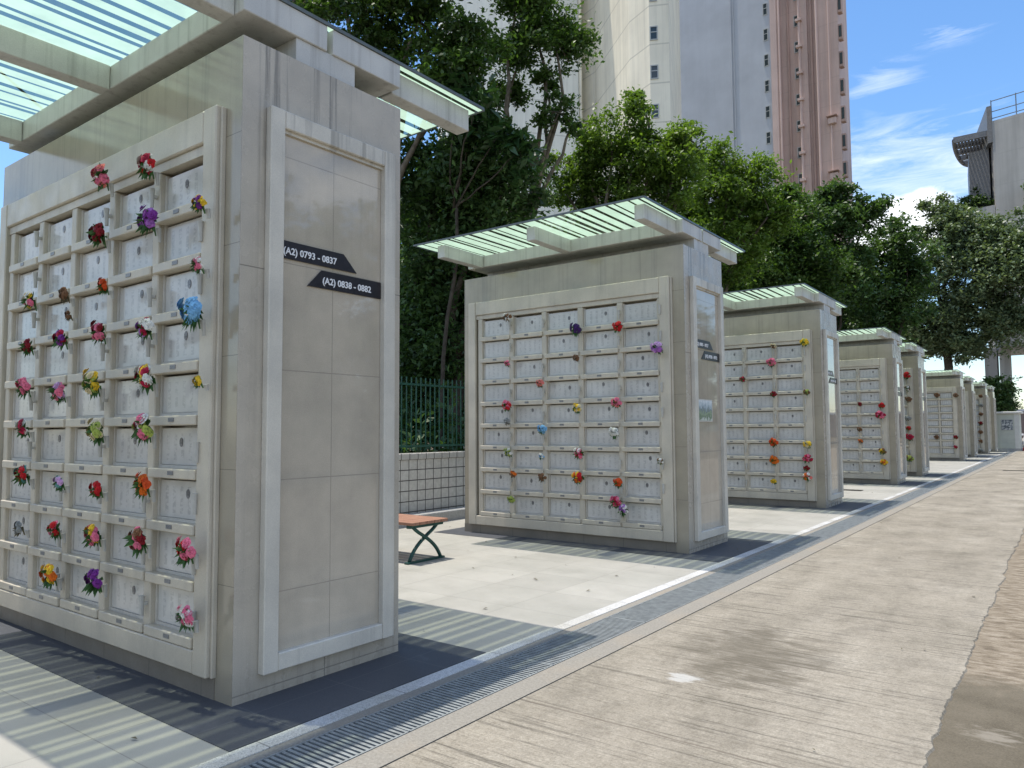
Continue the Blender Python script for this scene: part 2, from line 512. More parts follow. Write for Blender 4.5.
# ------------------------------------------------------------------ mesh helpers
class MB:
    def __init__(s):
        s.v, s.f, s.mi = [], [], []

    def quad(s, *p, mi=0):
        n = len(s.v)
        s.v += [tuple(q) for q in p]
        s.f.append(tuple(range(n, n+len(p))))
        s.mi.append(mi)
        return s

    def box(s, x0, x1, y0, y1, z0, z1, mi=0, bev=0):
        n = len(s.v)
        if bev <= 0:
            s.v += [(x, y, z) for z in (z0, z1) for y in (y0, y1) for x in (x0, x1)]
            fs = [(0, 2, 3, 1), (4, 5, 7, 6), (0, 1, 5, 4), (2, 6, 7, 3), (0, 4, 6, 2), (1, 3, 7, 5)]
            s.f += [tuple(n+i for i in q) for q in fs]
            s.mi += [mi]*6
            return s
        b = min(bev, (x1-x0)/3, (y1-y0)/3, (z1-z0)/3)
        idx = {}
        for ix, X in enumerate((x0, x1)):
            for iy, Y in enumerate((y0, y1)):
                for iz, Z in enumerate((z0, z1)):
                    sx, sy, sz = (b if ix == 0 else -b), (b if iy == 0 else -b), (b if iz == 0 else -b)
                    for a, co in enumerate(((X, Y+sy, Z+sz), (X+sx, Y, Z+sz), (X+sx, Y+sy, Z))):
                        idx[ix, iy, iz, a] = len(s.v)
                        s.v.append(co)

        def F(*q):
            s.f.append(tuple(q))
            s.mi.append(mi)
        I = idx
        for ix in (0, 1):
            q = [I[ix, 0, 0, 0], I[ix, 1, 0, 0], I[ix, 1, 1, 0], I[ix, 0, 1, 0]]
            F(*(q if ix else q[::-1]))
        for iy in (0, 1):
            q = [I[0, iy, 0, 1], I[0, iy, 1, 1], I[1, iy, 1, 1], I[1, iy, 0, 1]]
            F(*(q if iy else q[::-1]))
        for iz in (0, 1):
            q = [I[0, 0, iz, 2], I[1, 0, iz, 2], I[1, 1, iz, 2], I[0, 1, iz, 2]]
            F(*(q if iz else q[::-1]))
        for ix in (0, 1):
            for iy in (0, 1):
                F(I[ix, iy, 0, 0], I[ix, iy, 1, 0], I[ix, iy, 1, 1], I[ix, iy, 0, 1])
            for iz in (0, 1):
                F(I[ix, 0, iz, 0], I[ix, 1, iz, 0], I[ix, 1, iz, 2], I[ix, 0, iz, 2])
        for iy in (0, 1):
            for iz in (0, 1):
                F(I[0, iy, iz, 1], I[1, iy, iz, 1], I[1, iy, iz, 2], I[0, iy, iz, 2])
        for ix in (0, 1):
            for iy in (0, 1):
                for iz in (0, 1):
                    F(I[ix, iy, iz, 0], I[ix, iy, iz, 1], I[ix, iy, iz, 2])
        return s

    def tube(s, pts, rad, n=8, mi=0, cap=True):
        pts = [Vector(p) for p in pts]
        if not hasattr(rad, '__len__'):
            rad = [rad]*len(pts)
        rings = []
        ref = None
        for i, p in enumerate(pts):
            d = (pts[min(i+1, len(pts)-1)] - pts[max(i-1, 0)]).normalized()
            if ref is None:
                ref = Vector((0, 0, 1)) if abs(d.z) < .9 else Vector((1, 0, 0))
            a = (ref - d*ref.dot(d))
            if a.length < 1e-4:
                a = d.orthogonal()
            a.normalize()
            ref = a
            b = d.cross(a)
            st = len(s.v)
            for k in range(n):
                th = 2*math.pi*k/n
                s.v.append(tuple(p + (a*math.cos(th) + b*math.sin(th))*rad[i]))
            rings.append(st)
        for r1, r2 in zip(rings, rings[1:]):
            for k in range(n):
                s.f.append((r1+k, r1+(k+1) % n, r2+(k+1) % n, r2+k))
                s.mi.append(mi)
        if cap:
            s.f.append(tuple(rings[0]+k for k in range(n))[::-1])
            s.f.append(tuple(rings[-1]+k for k in range(n)))
            s.mi += [mi, mi]
        return s

    def prism(s, poly, z0, z1, mi=0):
        """vertical prism over a plan polygon"""
        n = len(s.v)
        k = len(poly)
        s.v += [(x, y, z0) for x, y in poly] + [(x, y, z1) for x, y in poly]
        for i in range(k):
            s.f.append((n+i, n+(i+1) % k, n+k+(i+1) % k, n+k+i))
            s.mi.append(mi)
        s.f.append(tuple(n+i for i in range(k))[::-1])
        s.f.append(tuple(n+k+i for i in range(k)))
        s.mi += [mi, mi]
        return s

    def mesh(s, name, mats, smooth=False, fix=True):
        me = bpy.data.meshes.new(name)
        me.from_pydata(s.v, [], s.f)
        for m in (mats if isinstance(mats, (list, tuple)) else [mats]):
            me.materials.append(MATS[m] if isinstance(m, str) else m)
        if any(s.mi):
            me.polygons.foreach_set('material_index', s.mi)
        if fix:
            import bmesh
            bm = bmesh.new()
            bm.from_mesh(me)
            bmesh.ops.recalc_face_normals(bm, faces=bm.faces)
            bm.to_mesh(me)
            bm.free()
        if smooth:
            me.polygons.foreach_set('use_smooth', [True]*len(me.polygons))
        me.update()
        return me

    def build(s, name, mats, parent=None, loc=None, smooth=False, fix=True):
        return link(name, s.mesh(name, mats, smooth, fix), parent, loc)


def link(name, data, parent=None, loc=None):
    o = bpy.data.objects.new(name, data)
    col.objects.link(o)
    if parent:
        o.parent = parent
    if loc is not None:
        o.location = loc
    return o


def tag(o, label, cat, group=None):
    o['label'] = label
    o['category'] = cat
    if group:
        o['group'] = group
    return o


def struct(o):
    o['kind'] = 'structure'
    return o


def thing(name, loc, label, cat, group=None):
    return tag(link(name, None, None, loc), label, cat, group)


def text_mesh(s, size, bold=.0):
    c = bpy.data.curves.new('lettering', 'FONT')
    c.body = s
    c.size = size
    c.extrude = .0015
    c.offset = bold
    c.resolution_u = 3
    o = bpy.data.objects.new('lettering', c)
    col.objects.link(o)
    bpy.context.view_layer.update()
    me = bpy.data.meshes.new_from_object(o.evaluated_get(bpy.context.evaluated_depsgraph_get()))
    bpy.data.objects.remove(o)
    bpy.data.curves.remove(c)
    me.materials.clear()
    me.materials.append(MATS['sign_white'])
    return me


# ------------------------------------------------------------------ ground
XF = -3.7148            # line of the end faces of the niche walls
W, D, H = 3.5513, 1.2559, 3.7932
YEND = 300
MB().quad((-900, -900, -.16), (900, -900, -.16), (900, 1500, -.16), (-900, 1500, -.16)).build('ground', 'earth')
struct(bpy.data.objects['ground'])
struct(MB().box(-8.62, -3.213, -8, 62, -.155, 0).build('plaza', 'plaza_tile'))
struct(MB().box(-3.21, -3.105, -8, 62, -.155, .003, bev=.002).build('kerb', 'kerb_granite'))
struct(MB().box(-3.103, -3.035, -8, 62, -.155, -.002).box(-2.695, -2.53, -8, 62, -.155, -.002).build('channel_edge', 'channel_edge'))
struct(MB().box(-3.034, -2.696, -8, 62, -.158, -.14).build('drain_channel', 'drain_bottom'))
# concrete road, its right edge broken where it meets the old surface
mb = MB()
ys = [-8 + .03*i for i in range(1430)] + [35 + 5*i for i in range(20)]
rnd = random.Random(3)
ex = 0
edge = []
for yv in ys:
    ex = ex*.8 + rnd.uniform(-.012, .012)
    edge.append((-.59 + ex*.75, yv))
for (xa, ya), (xb, yb) in zip(edge, edge[1:]):
    mb.quad((-2.515, ya, 0), (xa, ya, 0), (xb, yb, 0), (-2.515, yb, 0))
    mb.quad((xa, ya, 0), (xa+.012, ya, -.02), (xb+.012, yb, -.02), (xb, yb, 0))
mb.quad((-2.515, -8, 0), (-2.515, 130, 0), (-2.515, 130, -.15), (-2.515, -8, -.15))
struct(mb.build('road', 'road_concrete', fix=False))
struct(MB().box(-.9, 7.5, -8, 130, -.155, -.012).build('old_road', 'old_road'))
# forecourt beyond the row
struct(MB().box(-60, -2.53, 62.02, 130, -.155, -.006).build('forecourt', 'road_concrete'))

# grates
g = MB()
GL = 1.296
for (a, b) in ((-.165, -.155), (.155, .165)):
    g.box(a, b, .006, GL-.006, -.035, 0)
nb = 41
for i in range(nb):
    yy_ = .012 + (GL-.024)*i/(nb-1)
    w_ = .0085
    g.box(-.153, .153, yy_-w_, yy_+w_, -.032, -.001)
for xx_ in (-.05, .05):
    g.box(xx_-.003, xx_+.003, .01, GL-.01, -.034, -.012)
gm = g.mesh('drain_grate', 'grate_steel')
y0 = 2.731 - GL*3
k = 0
while y0 + k*GL < 61:
    o = tag(link('drain_grate', gm, None, (-2.865, y0+k*GL, 0)), 'grey steel drain grate set end to end with its like along the kerb', 'drain grate', 'drain grates along the kerb')
    k += 1

# ------------------------------------------------------------------ niche walls
XC = [-.315, -.885, -1.485, -2.075, -2.65, -3.225]      # post centres, right to left
ZR = [.30+.3190*i for i in range(10)]                   # ledge heights
PH = .040


def shared():
    S = {}
    b = MB()
    b.box(-W, 0, .07, D, 0, H)
    b.box(-W, 0, 0, .07, 3.28, H).box(-.235, 0, 0, .07, 0, 3.28).box(-W, -3.31, 0, .07, 0, 3.28).box(-3.31, -.235, 0, .07, 0, .20)
    S['wall'] = b.mesh('wall', ['wall_tile', 'end_tile'])
    for p in S['wall'].polygons:
        if p.normal.x > .9 and abs(p.center.x) < .01:
            p.material_index = 1
    S['plinth'] = MB().box(-W-.002, -.17, -.004, 0, 0, .128).mesh('plinth', 'plinth_tile')
    f = MB()
    f.box(-.315, -.178, -.055, .0, .128, 3.412, bev=.008).box(-3.437, -3.30, -.055, .0, .128, 3.412, bev=.008)
    f.box(-3.298, -.317, -.053, .0, 3.215, 3.41, bev=.008).box(-3.298, -.317, -.030, .068, 3.155, 3.212).box(-3.298, -.317, -.053, 0, .13, .262, bev=.008)
    f.box(-.176, -.155, -.03, 0, .128, 3.40, bev=.004)
    S['front_frame'] = f.mesh('front_frame', 'cream_stone')
    S['post'] = MB().box(-PH, PH, -.030, .068, .263, 3.153, bev=.006).mesh('post', 'cream_stone')
    S['end_post'] = MB().box(-PH, PH, -.029, .068, .264, 3.153, bev=.006).mesh('post', 'cream_stone')
    S['ledge'] = {}
    for c in range(5):
        w = (XC[c] - XC[c+1])/2
        l = MB()
        l.box(-w+.012, w+.0 - .02, -.052, .067, -.034, .026, bev=.006)
        S['ledge'][c] = l.mesh('ledge', 'cream_stone')
        pw, phh = w-PH-.0015, .1285
        S['plaque', c] = MB().box(-pw+.018, pw-.018, .012, .04, -phh+.018, phh-.012, bev=.003).mesh('plaque', 'plaque_marble')
        S['rim', c] = MB().box(-pw, -pw+.017, .002, .067, -phh, phh).box(pw-.017, pw, .002, .067, -phh, phh).box(-pw+.017, pw-.017, .003, .067, -phh, -phh+.017).mesh('rim', 'tag_white')
    el = MB()
    n = 18
    el.v += [(.019*math.cos(2*math.pi*i/n), .0085, .028*math.sin(2*math.pi*i/n)) for i in range(n)] + [(.019*math.cos(2*math.pi*i/n), .013, .028*math.sin(2*math.pi*i/n)) for i in range(n)]
    el.f += [tuple(range(n))] + [(i, (i+1) % n, n+(i+1) % n, n+i) for i in range(n)]
    el.mi += [0]*(n+1)
    S['portrait'] = el.mesh('portrait', 'portrait_print')
    S['tag'] = MB().box(-.032, .032, -.0555, -.0517, -.012, .012).mesh('number_tag', 'number_plate')
    v = MB()
    v.tube([(0, 0, -.07), (0, -.002, .0), (0, -.004, .05)], [.012, .015, .019], 10)
    v.box(-.012, .012, 0, .03, -.01, .01)
    S['holder'] = v.mesh('flower_holder', 'vase_white', smooth=False)
    e = MB()
    e.box(0, .055, .158, .258, .135, 3.42, bev=.006).box(0, .055, 1.065, 1.165, .135, 3.42, bev=.006)
    e.box(0, .053, .259, 1.064, .137, .237, bev=.006).box(0, .053, .259, 1.064, 3.31, 3.418, bev=.006)
    e.box(0, .03, .259, 1.064, 3.29, 3.31)
    S['end_frame'] = e.mesh('end_frame', 'end_frame_stone')
    S['end_panel'] = MB().box(0, .012, .258, 1.065, .236, 3.31).mesh('end_panel', 'panel_tile')
    S['canopy_glass'] = MB().box(-3.585, -.004, -1.045, 2.195, 4.1165, 4.130).mesh('canopy_glass', ['clear_glass', 'frit_glass'])
    for p in S['canopy_glass'].polygons:
        p.material_index = 1 if p.normal.z < -.9 else 0
    q = MB()
    q.box(-3.6, .0, -1.062, -1.046, 4.112, 4.134).box(-3.6, .0, 2.196, 2.212, 4.112, 4.134)
    q.box(-.003, .010, -1.046, 2.196, 4.112, 4.134).box(-3.6, -3.586, -1.046, 2.196, 4.112, 4.134)
    S['glass_edge'] = q.mesh('glass_edge', 'glass_edge')
    S['roof_beam'] = MB().box(-3.48, .0, 0, .605, 3.945, 4.114, bev=.005).mesh('roof_beam', 'beam_paint')
    S['roof_support'] = MB().box(-3.40, -.015, .375, .845, 3.785, 3.944).mesh('roof_support', 'beam_paint')
    S['arm'] = MB().box(-.065, .065, 0, .86, 3.935, 4.112, bev=.005).mesh('roof_arm', 'beam_paint')
    return S


S = shared()
sg = MB()
sg.v += [(0, .260, 2.642), (0, .735, 2.618), (0, .845, 2.528), (0, .260, 2.538)]
# the two arrow-ended name plates
def plate(poly, name):
    b = MB()
    n = len(poly)
    b.v += [(.013, y, z) for y, z in poly] + [(.021, y, z) for y, z in poly]
    b.f += [tuple(range(n))[::-1], tuple(range(n, 2*n))] + [(i, (i+1) % n, n+(i+1) % n, n+i) for i in range(n)]
    b.mi += [0]*(n+2)
    return b.mesh(name, 'sign_black')


PL1 = plate([(.259, 2.535), (.845, 2.535), (.735, 2.642), (.259, 2.642)], 'number_sign')
PL2 = plate([(.455, 2.395), (1.058, 2.395), (1.058, 2.507), (.560, 2.507)], 'number_sign')
TX = {}


def lettering(s, parent, y, z, size):
    if s not in TX:
        TX[s] = text_mesh(s, size, .0012)
    o = link('lettering', TX[s], parent, (.0225, y, z))
    o.rotation_euler = (R(90), 0, R(90))
    return o


def niche_wall(X, Y, label, level, signs=None, seed=0):
    """level 0: near, 1: with niches, 2: far away and small"""
    rn = random.Random(seed)
    t = thing('niche_wall', (X, Y, 0), label, 'niche wall', 'niche walls standing in a row')
    link('wall', S['wall'], t)
    link('plinth', S['plinth'], t)
    link('front_frame', S['front_frame'], t)
    link('end_frame', S['end_frame'], t)
    ep = link('end_panel', S['end_panel'], t)
    link('canopy_glass', S['canopy_glass'], t)
    link('glass_edge', S['glass_edge'], t)
    for dy in (0, .651):
        link('roof_beam', S['roof_beam'], t, (0, dy, 0))
    link('roof_support', S['roof_support'], t)
    for x_ in (-.155, -1.70, -3.25):
        link('roof_arm', S['arm'], t, (x_, -.862, 0))
        link('roof_arm', S['arm'], t, (x_, D+.003, 0))
    for i, x_ in enumerate(XC):
        link('post', S['end_post' if i in (0, 5) else 'post'], t, (x_, 0, 0))
    for r in range(9):
        for c in range(5):
            cx_ = (XC[c]+XC[c+1])/2
            lg = link('ledge', S['ledge'][c], t, (cx_, rn.uniform(-.003, .003) - .001*(c % 2), ZR[r]))
            if level < 2:
                link('number_tag', S['tag'], lg, (0, 0, 0))
            pq = link('plaque', S['plaque', c], t, (cx_, .0, ZR[r]+.155))
            if level < 2:
                link('rim', S['rim', c], pq)
                if rn.random() < .62:
                    link('portrait', S['portrait'], pq, (rn.uniform(.0, .11), 0, rn.uniform(.02, .055)))
    if level < 2:
        for r in range(9):
            for i in range(5):
                if rn.random() < .45:
                    continue
                link('flower_holder', S['holder'], t, (XC[i]+(.0 if i else .02)+rn.uniform(-.01, .01), -.062, ZR[r]+.15+rn.uniform(-.02, .02)))
    s1 = link('number_sign', PL1, t)
    s2 = link('number_sign', PL2, t)
    if signs:
        lettering(signs[0], s1, .272, 2.563, .058)
        lettering(signs[1], s2, .565, 2.425, .058)
    return t


WALLS = [
    (XF, 2.3866, 'nearest and largest stone niche wall, signed (A2) 0793-0837 on its end', 0, ('(A2) 0793 - 0837', '(A2) 0838 - 0882')),
    (XF, 8.4967, 'second niche wall, behind the slatted bench, with a small picture poster on its end', 1, ('(A2) 0883 - 0927', '(A2) 0928 - 0972')),
    (XF, 14.8037, 'third niche wall, pink and orange bouquets hanging on it, right behind the poster wall', 1, ('(A2) 0973 - 1017', '(A2) 1018 - 1062')),
    (XF, 22.112, 'fourth niche wall, red and yellow bouquets down its right edge', 1, None),
    (XF, 26.358, 'fifth niche wall, mostly hidden, red bouquets in its narrow visible strip', 1, None),
    (XF-.17, 39.6, 'sixth niche wall, well down the row, with few dark faded bouquets', 2, None),
    (XF-.2, 44.9, 'seventh niche wall, a plain narrow sliver beyond the sixth wall', 2, None),
    (XF-.05, 51.0, 'eighth niche wall, a narrow strip with a column of dark bouquets', 2, None),
    (XF, -3.72, 'unseen stone niche wall added behind the camera to shade the nearest one', 2, None),  # continues the row unseen; added to cut skylight on the nearest front
    (XF, 55.6, 'ninth and last niche wall, just before the small hut', 2, None)]
WOBJ = []
for i, (X, Y, lab, lv, sg_) in enumerate(WALLS):
    w_ = niche_wall(X, Y, lab, lv, sg_, i+1)
    WOBJ.append(w_)
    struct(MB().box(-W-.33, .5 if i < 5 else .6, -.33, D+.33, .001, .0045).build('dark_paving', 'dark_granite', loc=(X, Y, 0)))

# unreadable pale dashes on the far name plates are left to distance; poster on the second wall
pt = thing('poster', (XF+.014, 8.4967+.30, 1.60), 'small picture poster of pale sky and green shrubs on the second niche wall end', 'poster')
t = NT('poster_print')
v = t.coord('Object')
x, y, z = t.sep(v)
n_ = t.noise(v, 16, 5, .7)
cc = t.ramp(t.math('ADD', z, t.math('MULTIPLY', t.math('SUBTRACT', n_, .5), .25)), [(.02, (.52, .56, .5)), (.06, (.10, .16, .10)), (.11, (.25, .33, .22)), (.14, (.12, .16, .18)), (.2, (.36, .44, .5)), (.27, (.62, .66, .7))])
t.base(cc, .25, .4)
MB().box(0, .006, .03, .46, .012, .272).build('print', 'poster_print', pt)
MB().box(0, .005, .015, .475, 0, .011).box(0, .005, .015, .475, .273, .284).box(0, .005, .015, .029, .0115, .2725).box(0, .005, .461, .475, .0115, .2725).build('poster_border', 'tag_white', pt)

# ------------------------------------------------------------------ bouquets
ORD = ['top', 'second', 'third', 'fourth', 'fifth', 'sixth', 'seventh', 'eighth', 'lowest']
WN = ['nearest', 'second', 'third', 'fourth', 'fifth', 'sixth', 'seventh', 'eighth', 'ninth']
POSTN = ['right edge', 'first post from right', 'second post from right', 'third post from right', 'fourth post from right', 'left edge']
used = {}


def rosette(mb, c, r, n, rn, nrm):
    """a ruffled bloom: rings of bent petals round an axis"""
    nrm = nrm.normalized()
    a = nrm.orthogonal().normalized()
    b = nrm.cross(a)
    for ring, (k, rr, h, tilt) in enumerate(((n, 1., .0, .25), (max(4, n-2), .72, .25, .6), (max(3, n-4), .42, .45, 1.1))):
        for i in range(k):
            th = 2*math.pi*(i + .5*ring)/k + rn.uniform(-.25, .25)
            d = a*math.cos(th) + b*math.sin(th)
            sd = nrm.cross(d)
            L = r*rr*rn.uniform(.85, 1.15)
            w = r*rr*.55
            p0 = c + nrm*(h*r*.6)
            p1 = p0 + d*L*.6 + nrm*L*tilt*.55
            p2 = p0 + d*L + nrm*L*tilt*.6 - nrm*r*.1
            n0 = len(mb.v)
            mb.v += [tuple(p0 - sd*w*.2), tuple(p0 + sd*w*.2), tuple(p1 + sd*w), tuple(p2 + sd*w*.55), tuple(p2 - sd*w*.55), tuple(p1 - sd*w)]
            mb.f += [(n0, n0+1, n0+2, n0+5), (n0+5, n0+2, n0+3, n0+4)]
            mb.mi += [0, 0]


def bouquet(wall, px, py, cols, leaf='bouquet_leaf', size=1., desc=None, nbl=None, seed=0):
    X, Y = WALLS[wall][0], WALLS[wall][1]
    p = at(px, py, Y-.13)
    rn = random.Random(seed*131+wall*7+5)
    row = min(8, max(0, int(round((3.16-p.z)/.319-.5))))
    post = min(range(6), key=lambda i: abs(X+XC[i]-p.x))
    cn = [c.replace('_', ' ') for c in cols]
    d = desc or (cn[0] if len(cn) == 1 else ', '.join(cn[:-1]) + ' and ' + cn[-1])
    lab = f'{d} bouquet, {WN[wall]} niche wall, {ORD[row]} row, {POSTN[post]}'
    if lab in used:
        lab = lab.replace(' bouquet', ' lower bouquet', 1)
    used[lab] = 1
    t = thing('flower_bouquet', p, lab, 'bouquet', 'flower bouquets on the niche walls')
    rad = .070*size
    fb = MB()
    nl = int(36 if leaf == 'bouquet_leaf' else 22)
    for i in range(nl):
        d_ = Vector((rn.gauss(0, 1), -abs(rn.gauss(0, .5)), rn.gauss(-.25, .8))).normalized()
        L = rad*rn.uniform(.8, 1.3)
        q0 = Vector((0, -rad*.15, -rad*.2))
        sd = d_.cross(Vector((rn.uniform(-1, 1), rn.uniform(-1, 1), rn.uniform(-1, 1)))).normalized()
        w = rad*rn.uniform(.13, .24)
        m_ = q0 + d_*L*.55 + Vector((0, 0, rad*.1))
        e_ = q0 + d_*L - Vector((0, 0, rad*.1))
        n0 = len(fb.v)
        fb.v += [tuple(q0), tuple(m_ + sd*w), tuple(e_), tuple(m_ - sd*w)]
        fb.f += [(n0, n0+1, n0+2, n0+3)]
        fb.mi += [0]
    fb.tube([(0, .02, -rad*1.1), (0, .01, -rad*.6), (0, 0, 0)], [.004, .006, .009], 6)
    fb.build('foliage', leaf, t, fix=False)
    nb_ = nbl or rn.randint(10, 13)
    per = [[] for _ in cols]
    for i in range(nb_):
        per[i % len(cols)].append(i)
    for ci, c in enumerate(cols):
        bb = MB()
        for i in per[ci] or [0]:
            th = 2*math.pi*i/nb_ + rn.uniform(-.4, .4)
            rr = 0 if i == 0 else rad*(.42 if i < 5 else .85)*rn.uniform(.8, 1.15)
            if nb_ == 1:
                rr = 0
            cpos = Vector((rr*math.cos(th), -rad*.35 - rn.uniform(0, .25)*rad, rr*math.sin(th)*.85 + rad*.16))
            rosette(bb, cpos, rad*rn.uniform(.32, .43)*(1.5 if nb_ == 1 else 1), 8, rn, Vector((cpos.x*.8, -rad*.8, cpos.z*.9)))
        bb.build('blossoms', petal(c, PCOL[c]), t, fix=False)
    MB().tube([(0, .045, -rad*1.5), (0, .04, -rad*1.0), (0, .035, -rad*.5)], [.010, .012, .016], 10).build('vase', 'vase_white', t)
    return t


B1 = [(106, 176, 'coral pink', 1.25), (151, 165, 'red crimson white', 1.1), (153, 220, 'purple violet', 1.25), (202, 203, 'purple yellow', .75), (103, 234, 'dark_red', 1.15),
      (34, 300, 'pink yellow white', 1.05), (67, 294, 'brown', .8), (106, 286, 'orange_red', .75), (70, 315, 'brown', .5), (201, 264, 'pink white', .7),
      (197, 311, 'light_blue', 1.3), (31, 346, 'dark_red', .9), (65, 338, 'purple crimson', 1.05), (103, 332, 'pink dark_red', 1.05), (149, 327, 'crimson white violet', 1.0),
      (28, 386, 'pink', 1.1), (63, 391, 'lilac pink', 1.05), (97, 382, 'cream lime yellow', 1.25), (150, 376, 'yellow crimson white', 1.2), (200, 381, 'yellow', .5),
      (27, 427, 'crimson white', 1.05), (101, 430, 'lime cream', 1.1), (148, 426, 'lime white pink', 1.3), (27, 474, 'red teal', 1.1), (62, 482, 'lilac teal', .75), (100, 488, 'red', .85),
      (147, 484, 'orange orange_red', 1.05), (22, 527, 'grey', .8), (58, 529, 'pink red', .95), (98, 534, 'yellow pink', 1.1), (143, 538, 'pink dark_red brown', 1.2), (190, 549, 'red pink', 1.1),
      (54, 573, 'orange yellow', 1.2), (99, 579, 'purple', 1.15), (190, 616, 'white pink', .95)]
B2 = [(508, 317, 'brown white', .9), (577, 329, 'dark_purple', 1.2), (619, 326, 'red', 1.05), (658, 347, 'violet lilac', 1.15), (577, 358, 'brown', .7), (508, 363, 'pink', .7), (541, 383, 'coral', .85),
      (508, 405, 'red pink', 1.1), (578, 408, 'cream yellow', .95), (617, 402, 'coral pink', 1.0), (508, 421, 'grey', .75), (543, 429, 'light_blue', .95), (615, 432, 'white', 1.0),
      (509, 452, 'white lime', 1.0), (542, 456, 'light_blue white', .6), (580, 453, 'pink crimson white', 1.1), (579, 477, 'yellow red orange', 1.25), (619, 482, 'orange_red', .95),
      (514, 474, 'brown orange', .75), (543, 477, 'brown', .9), (617, 501, 'crimson pink', 1.15), (624, 509, 'violet white', 1.0), (512, 499, 'lime', .8), (661, 461, 'white brown', .6)]
B3 = [(805, 342, 'lime yellow', 1.2), (772, 362, 'pink', 1.3), (743, 379, 'crimson brown', .9), (774, 394, 'dark_red', .9), (807, 392, 'lime brown', .9), (774, 442, 'orange_red', 1.2), (775, 460, 'orange', 1.25),
      (808, 444, 'cream yellow', 1.1), (808, 458, 'pink crimson', 1.3), (808, 476, 'coral orange white', 1.25), (774, 481, 'yellow', .8), (774, 346, 'brown cream', .8), (807, 468, 'dark_red', .8)]
B4 = [(882, 405, 'red', 1.2), (881, 415, 'crimson pink', 1.6), (860, 429, 'brown', 1.0), (883, 451, 'yellow brown', 1.3), (884, 462, 'orange yellow', 1.3), (860, 404, 'dark_red', .9), (861, 441, 'brown orange', .9)]
B5 = [(907, 375, 'red', 1.7), (908, 388, 'white brown', 1.2), (909, 399, 'brown', 1.3), (909, 428, 'red', 1.1), (910, 437, 'crimson', 1.5), (908, 418, 'grey', 1.2), (910, 458, 'lime brown', 1.5)]
B6 = [(937, 395, 'brown', 1.7), (937, 437, 'brown', 1.5), (956, 437, 'dark_red', 1.4), (956, 395, 'brown', 1.5), (956, 447, 'crimson', 1.1)]
B8 = [(981, 396+9*i, c, 1.6) for i, c in enumerate(('brown', 'grey', 'brown', 'dark_red', 'brown', 'brown', 'grey'))]
n = 0
for w_, L in ((0, B1), (1, B2), (2, B3), (3, B4), (4, B5), (5, B6), (7, B8)):
    for (px, py, cs, sz) in L:
        n += 1
        cs = cs.split()
        dry = cs[0] in ('brown', 'grey')
        ds = None
        if dry:
            ds = 'dried ' + ' and '.join(c.replace('_', ' ') for c in cs)
        bouquet(w_, px, py, cs, 'dry_leaf' if dry else 'bouquet_leaf', sz, ds, seed=n)

# ------------------------------------------------------------------ bench
bt = thing('bench', (-5.93, 6.03, 0), 'orange-slatted backless bench with curved green legs before the second niche wall', 'bench')
BL, BW, BZ = 1.75, .60, .47
ns = 5
sw = BW/ns
for i in range(ns):
    MB().box(-BL, .0, i*sw+.004, (i+1)*sw-.006, BZ-.035, BZ, bev=.004).build('slat', 'bench_wood', bt)
for xx in (-.09, -BL+.09):
    fr = MB()
    arc1, arc2 = [], []
    for k in range(13):
        u = k/12
        zz = .02 + u*(BZ-.085)
        # two legs bowing across each other
        off = .46*u**1.0
        bow = .075*math.sin(math.pi*min(1, u*1.15))
        arc1.append((xx-.011, .05+off-bow*.9 if True else 0, zz))
        arc2.append((xx+.011, .55-off+bow*.9, zz))
    fr.tube(arc1, .021, 10).tube(arc2, .021, 10)
    fr.build('leg', 'bench_green', bt, smooth=True)
    MB().box(xx-.03, xx+.03, .02, .58, BZ-.075, BZ-.037, bev=.004).build('seat_rail', 'bench_green', bt)
    MB().box(xx-.03, xx+.03, -.01, .61, .0, .022, bev=.004).build('foot_bar', 'bench_green', bt)

# ------------------------------------------------------------------ back wall, step and fence
XW = -8.72
wl = thing('boundary_wall', (XW, -2, 0), 'low mosaic-tiled boundary wall with dark grout under the green fence', 'wall')
MB().box(-.18, 0, 0, 64, 0, 1.03).build('wall_body', 'mosaic_tile', wl)
t = NT('coping_tile')
v = t.coord('Object')
j = t.joint(t.sep(v)[1], .196, 0, .016)
t.base(t.mix(j, t.ramp(t.noise(v, 12, 4), [(.3, (.42, .40, .36)), (.7, (.54, .52, .47))]), (.1, .095, .09)), .6, .3)
MB().box(-.2, .02, 0, 64, 1.03, 1.13, bev=.006).build('coping', 'coping_tile', wl)
struct(MB().box(-8.62, -8.36, -2, 62, -.1, .16, bev=.01).build('step', 'step_stone'))
fc = thing('metal_fence', (XW-.09, -2, 1.13), 'green metal bar fence along the top of the mosaic wall', 'fence')
FH = 1.28
MB().box(-.02, .02, 0, 64, .10, .135).box(-.02, .02, 0, 64, FH-.14, FH-.105).build('rail', 'fence_green', fc)
fb = MB()
i = 0
yv = .0
while yv < 64:
    if i % 18:
        fb.box(-.008, .008, yv-.008, yv+.008, .05, FH)
    yv += .115
    i += 1
o = fb.build('bars', 'fence_green', fc)
o['kind'] = 'stuff'
for k in range(31):
    MB().box(-.03, .03, -.03, .03, 0, FH+.03, bev=.005).build('fence_post', 'fence_green', fc, loc=(0, .0+k*18*.115, 0))

# ------------------------------------------------------------------ trees
LEAVES = 0


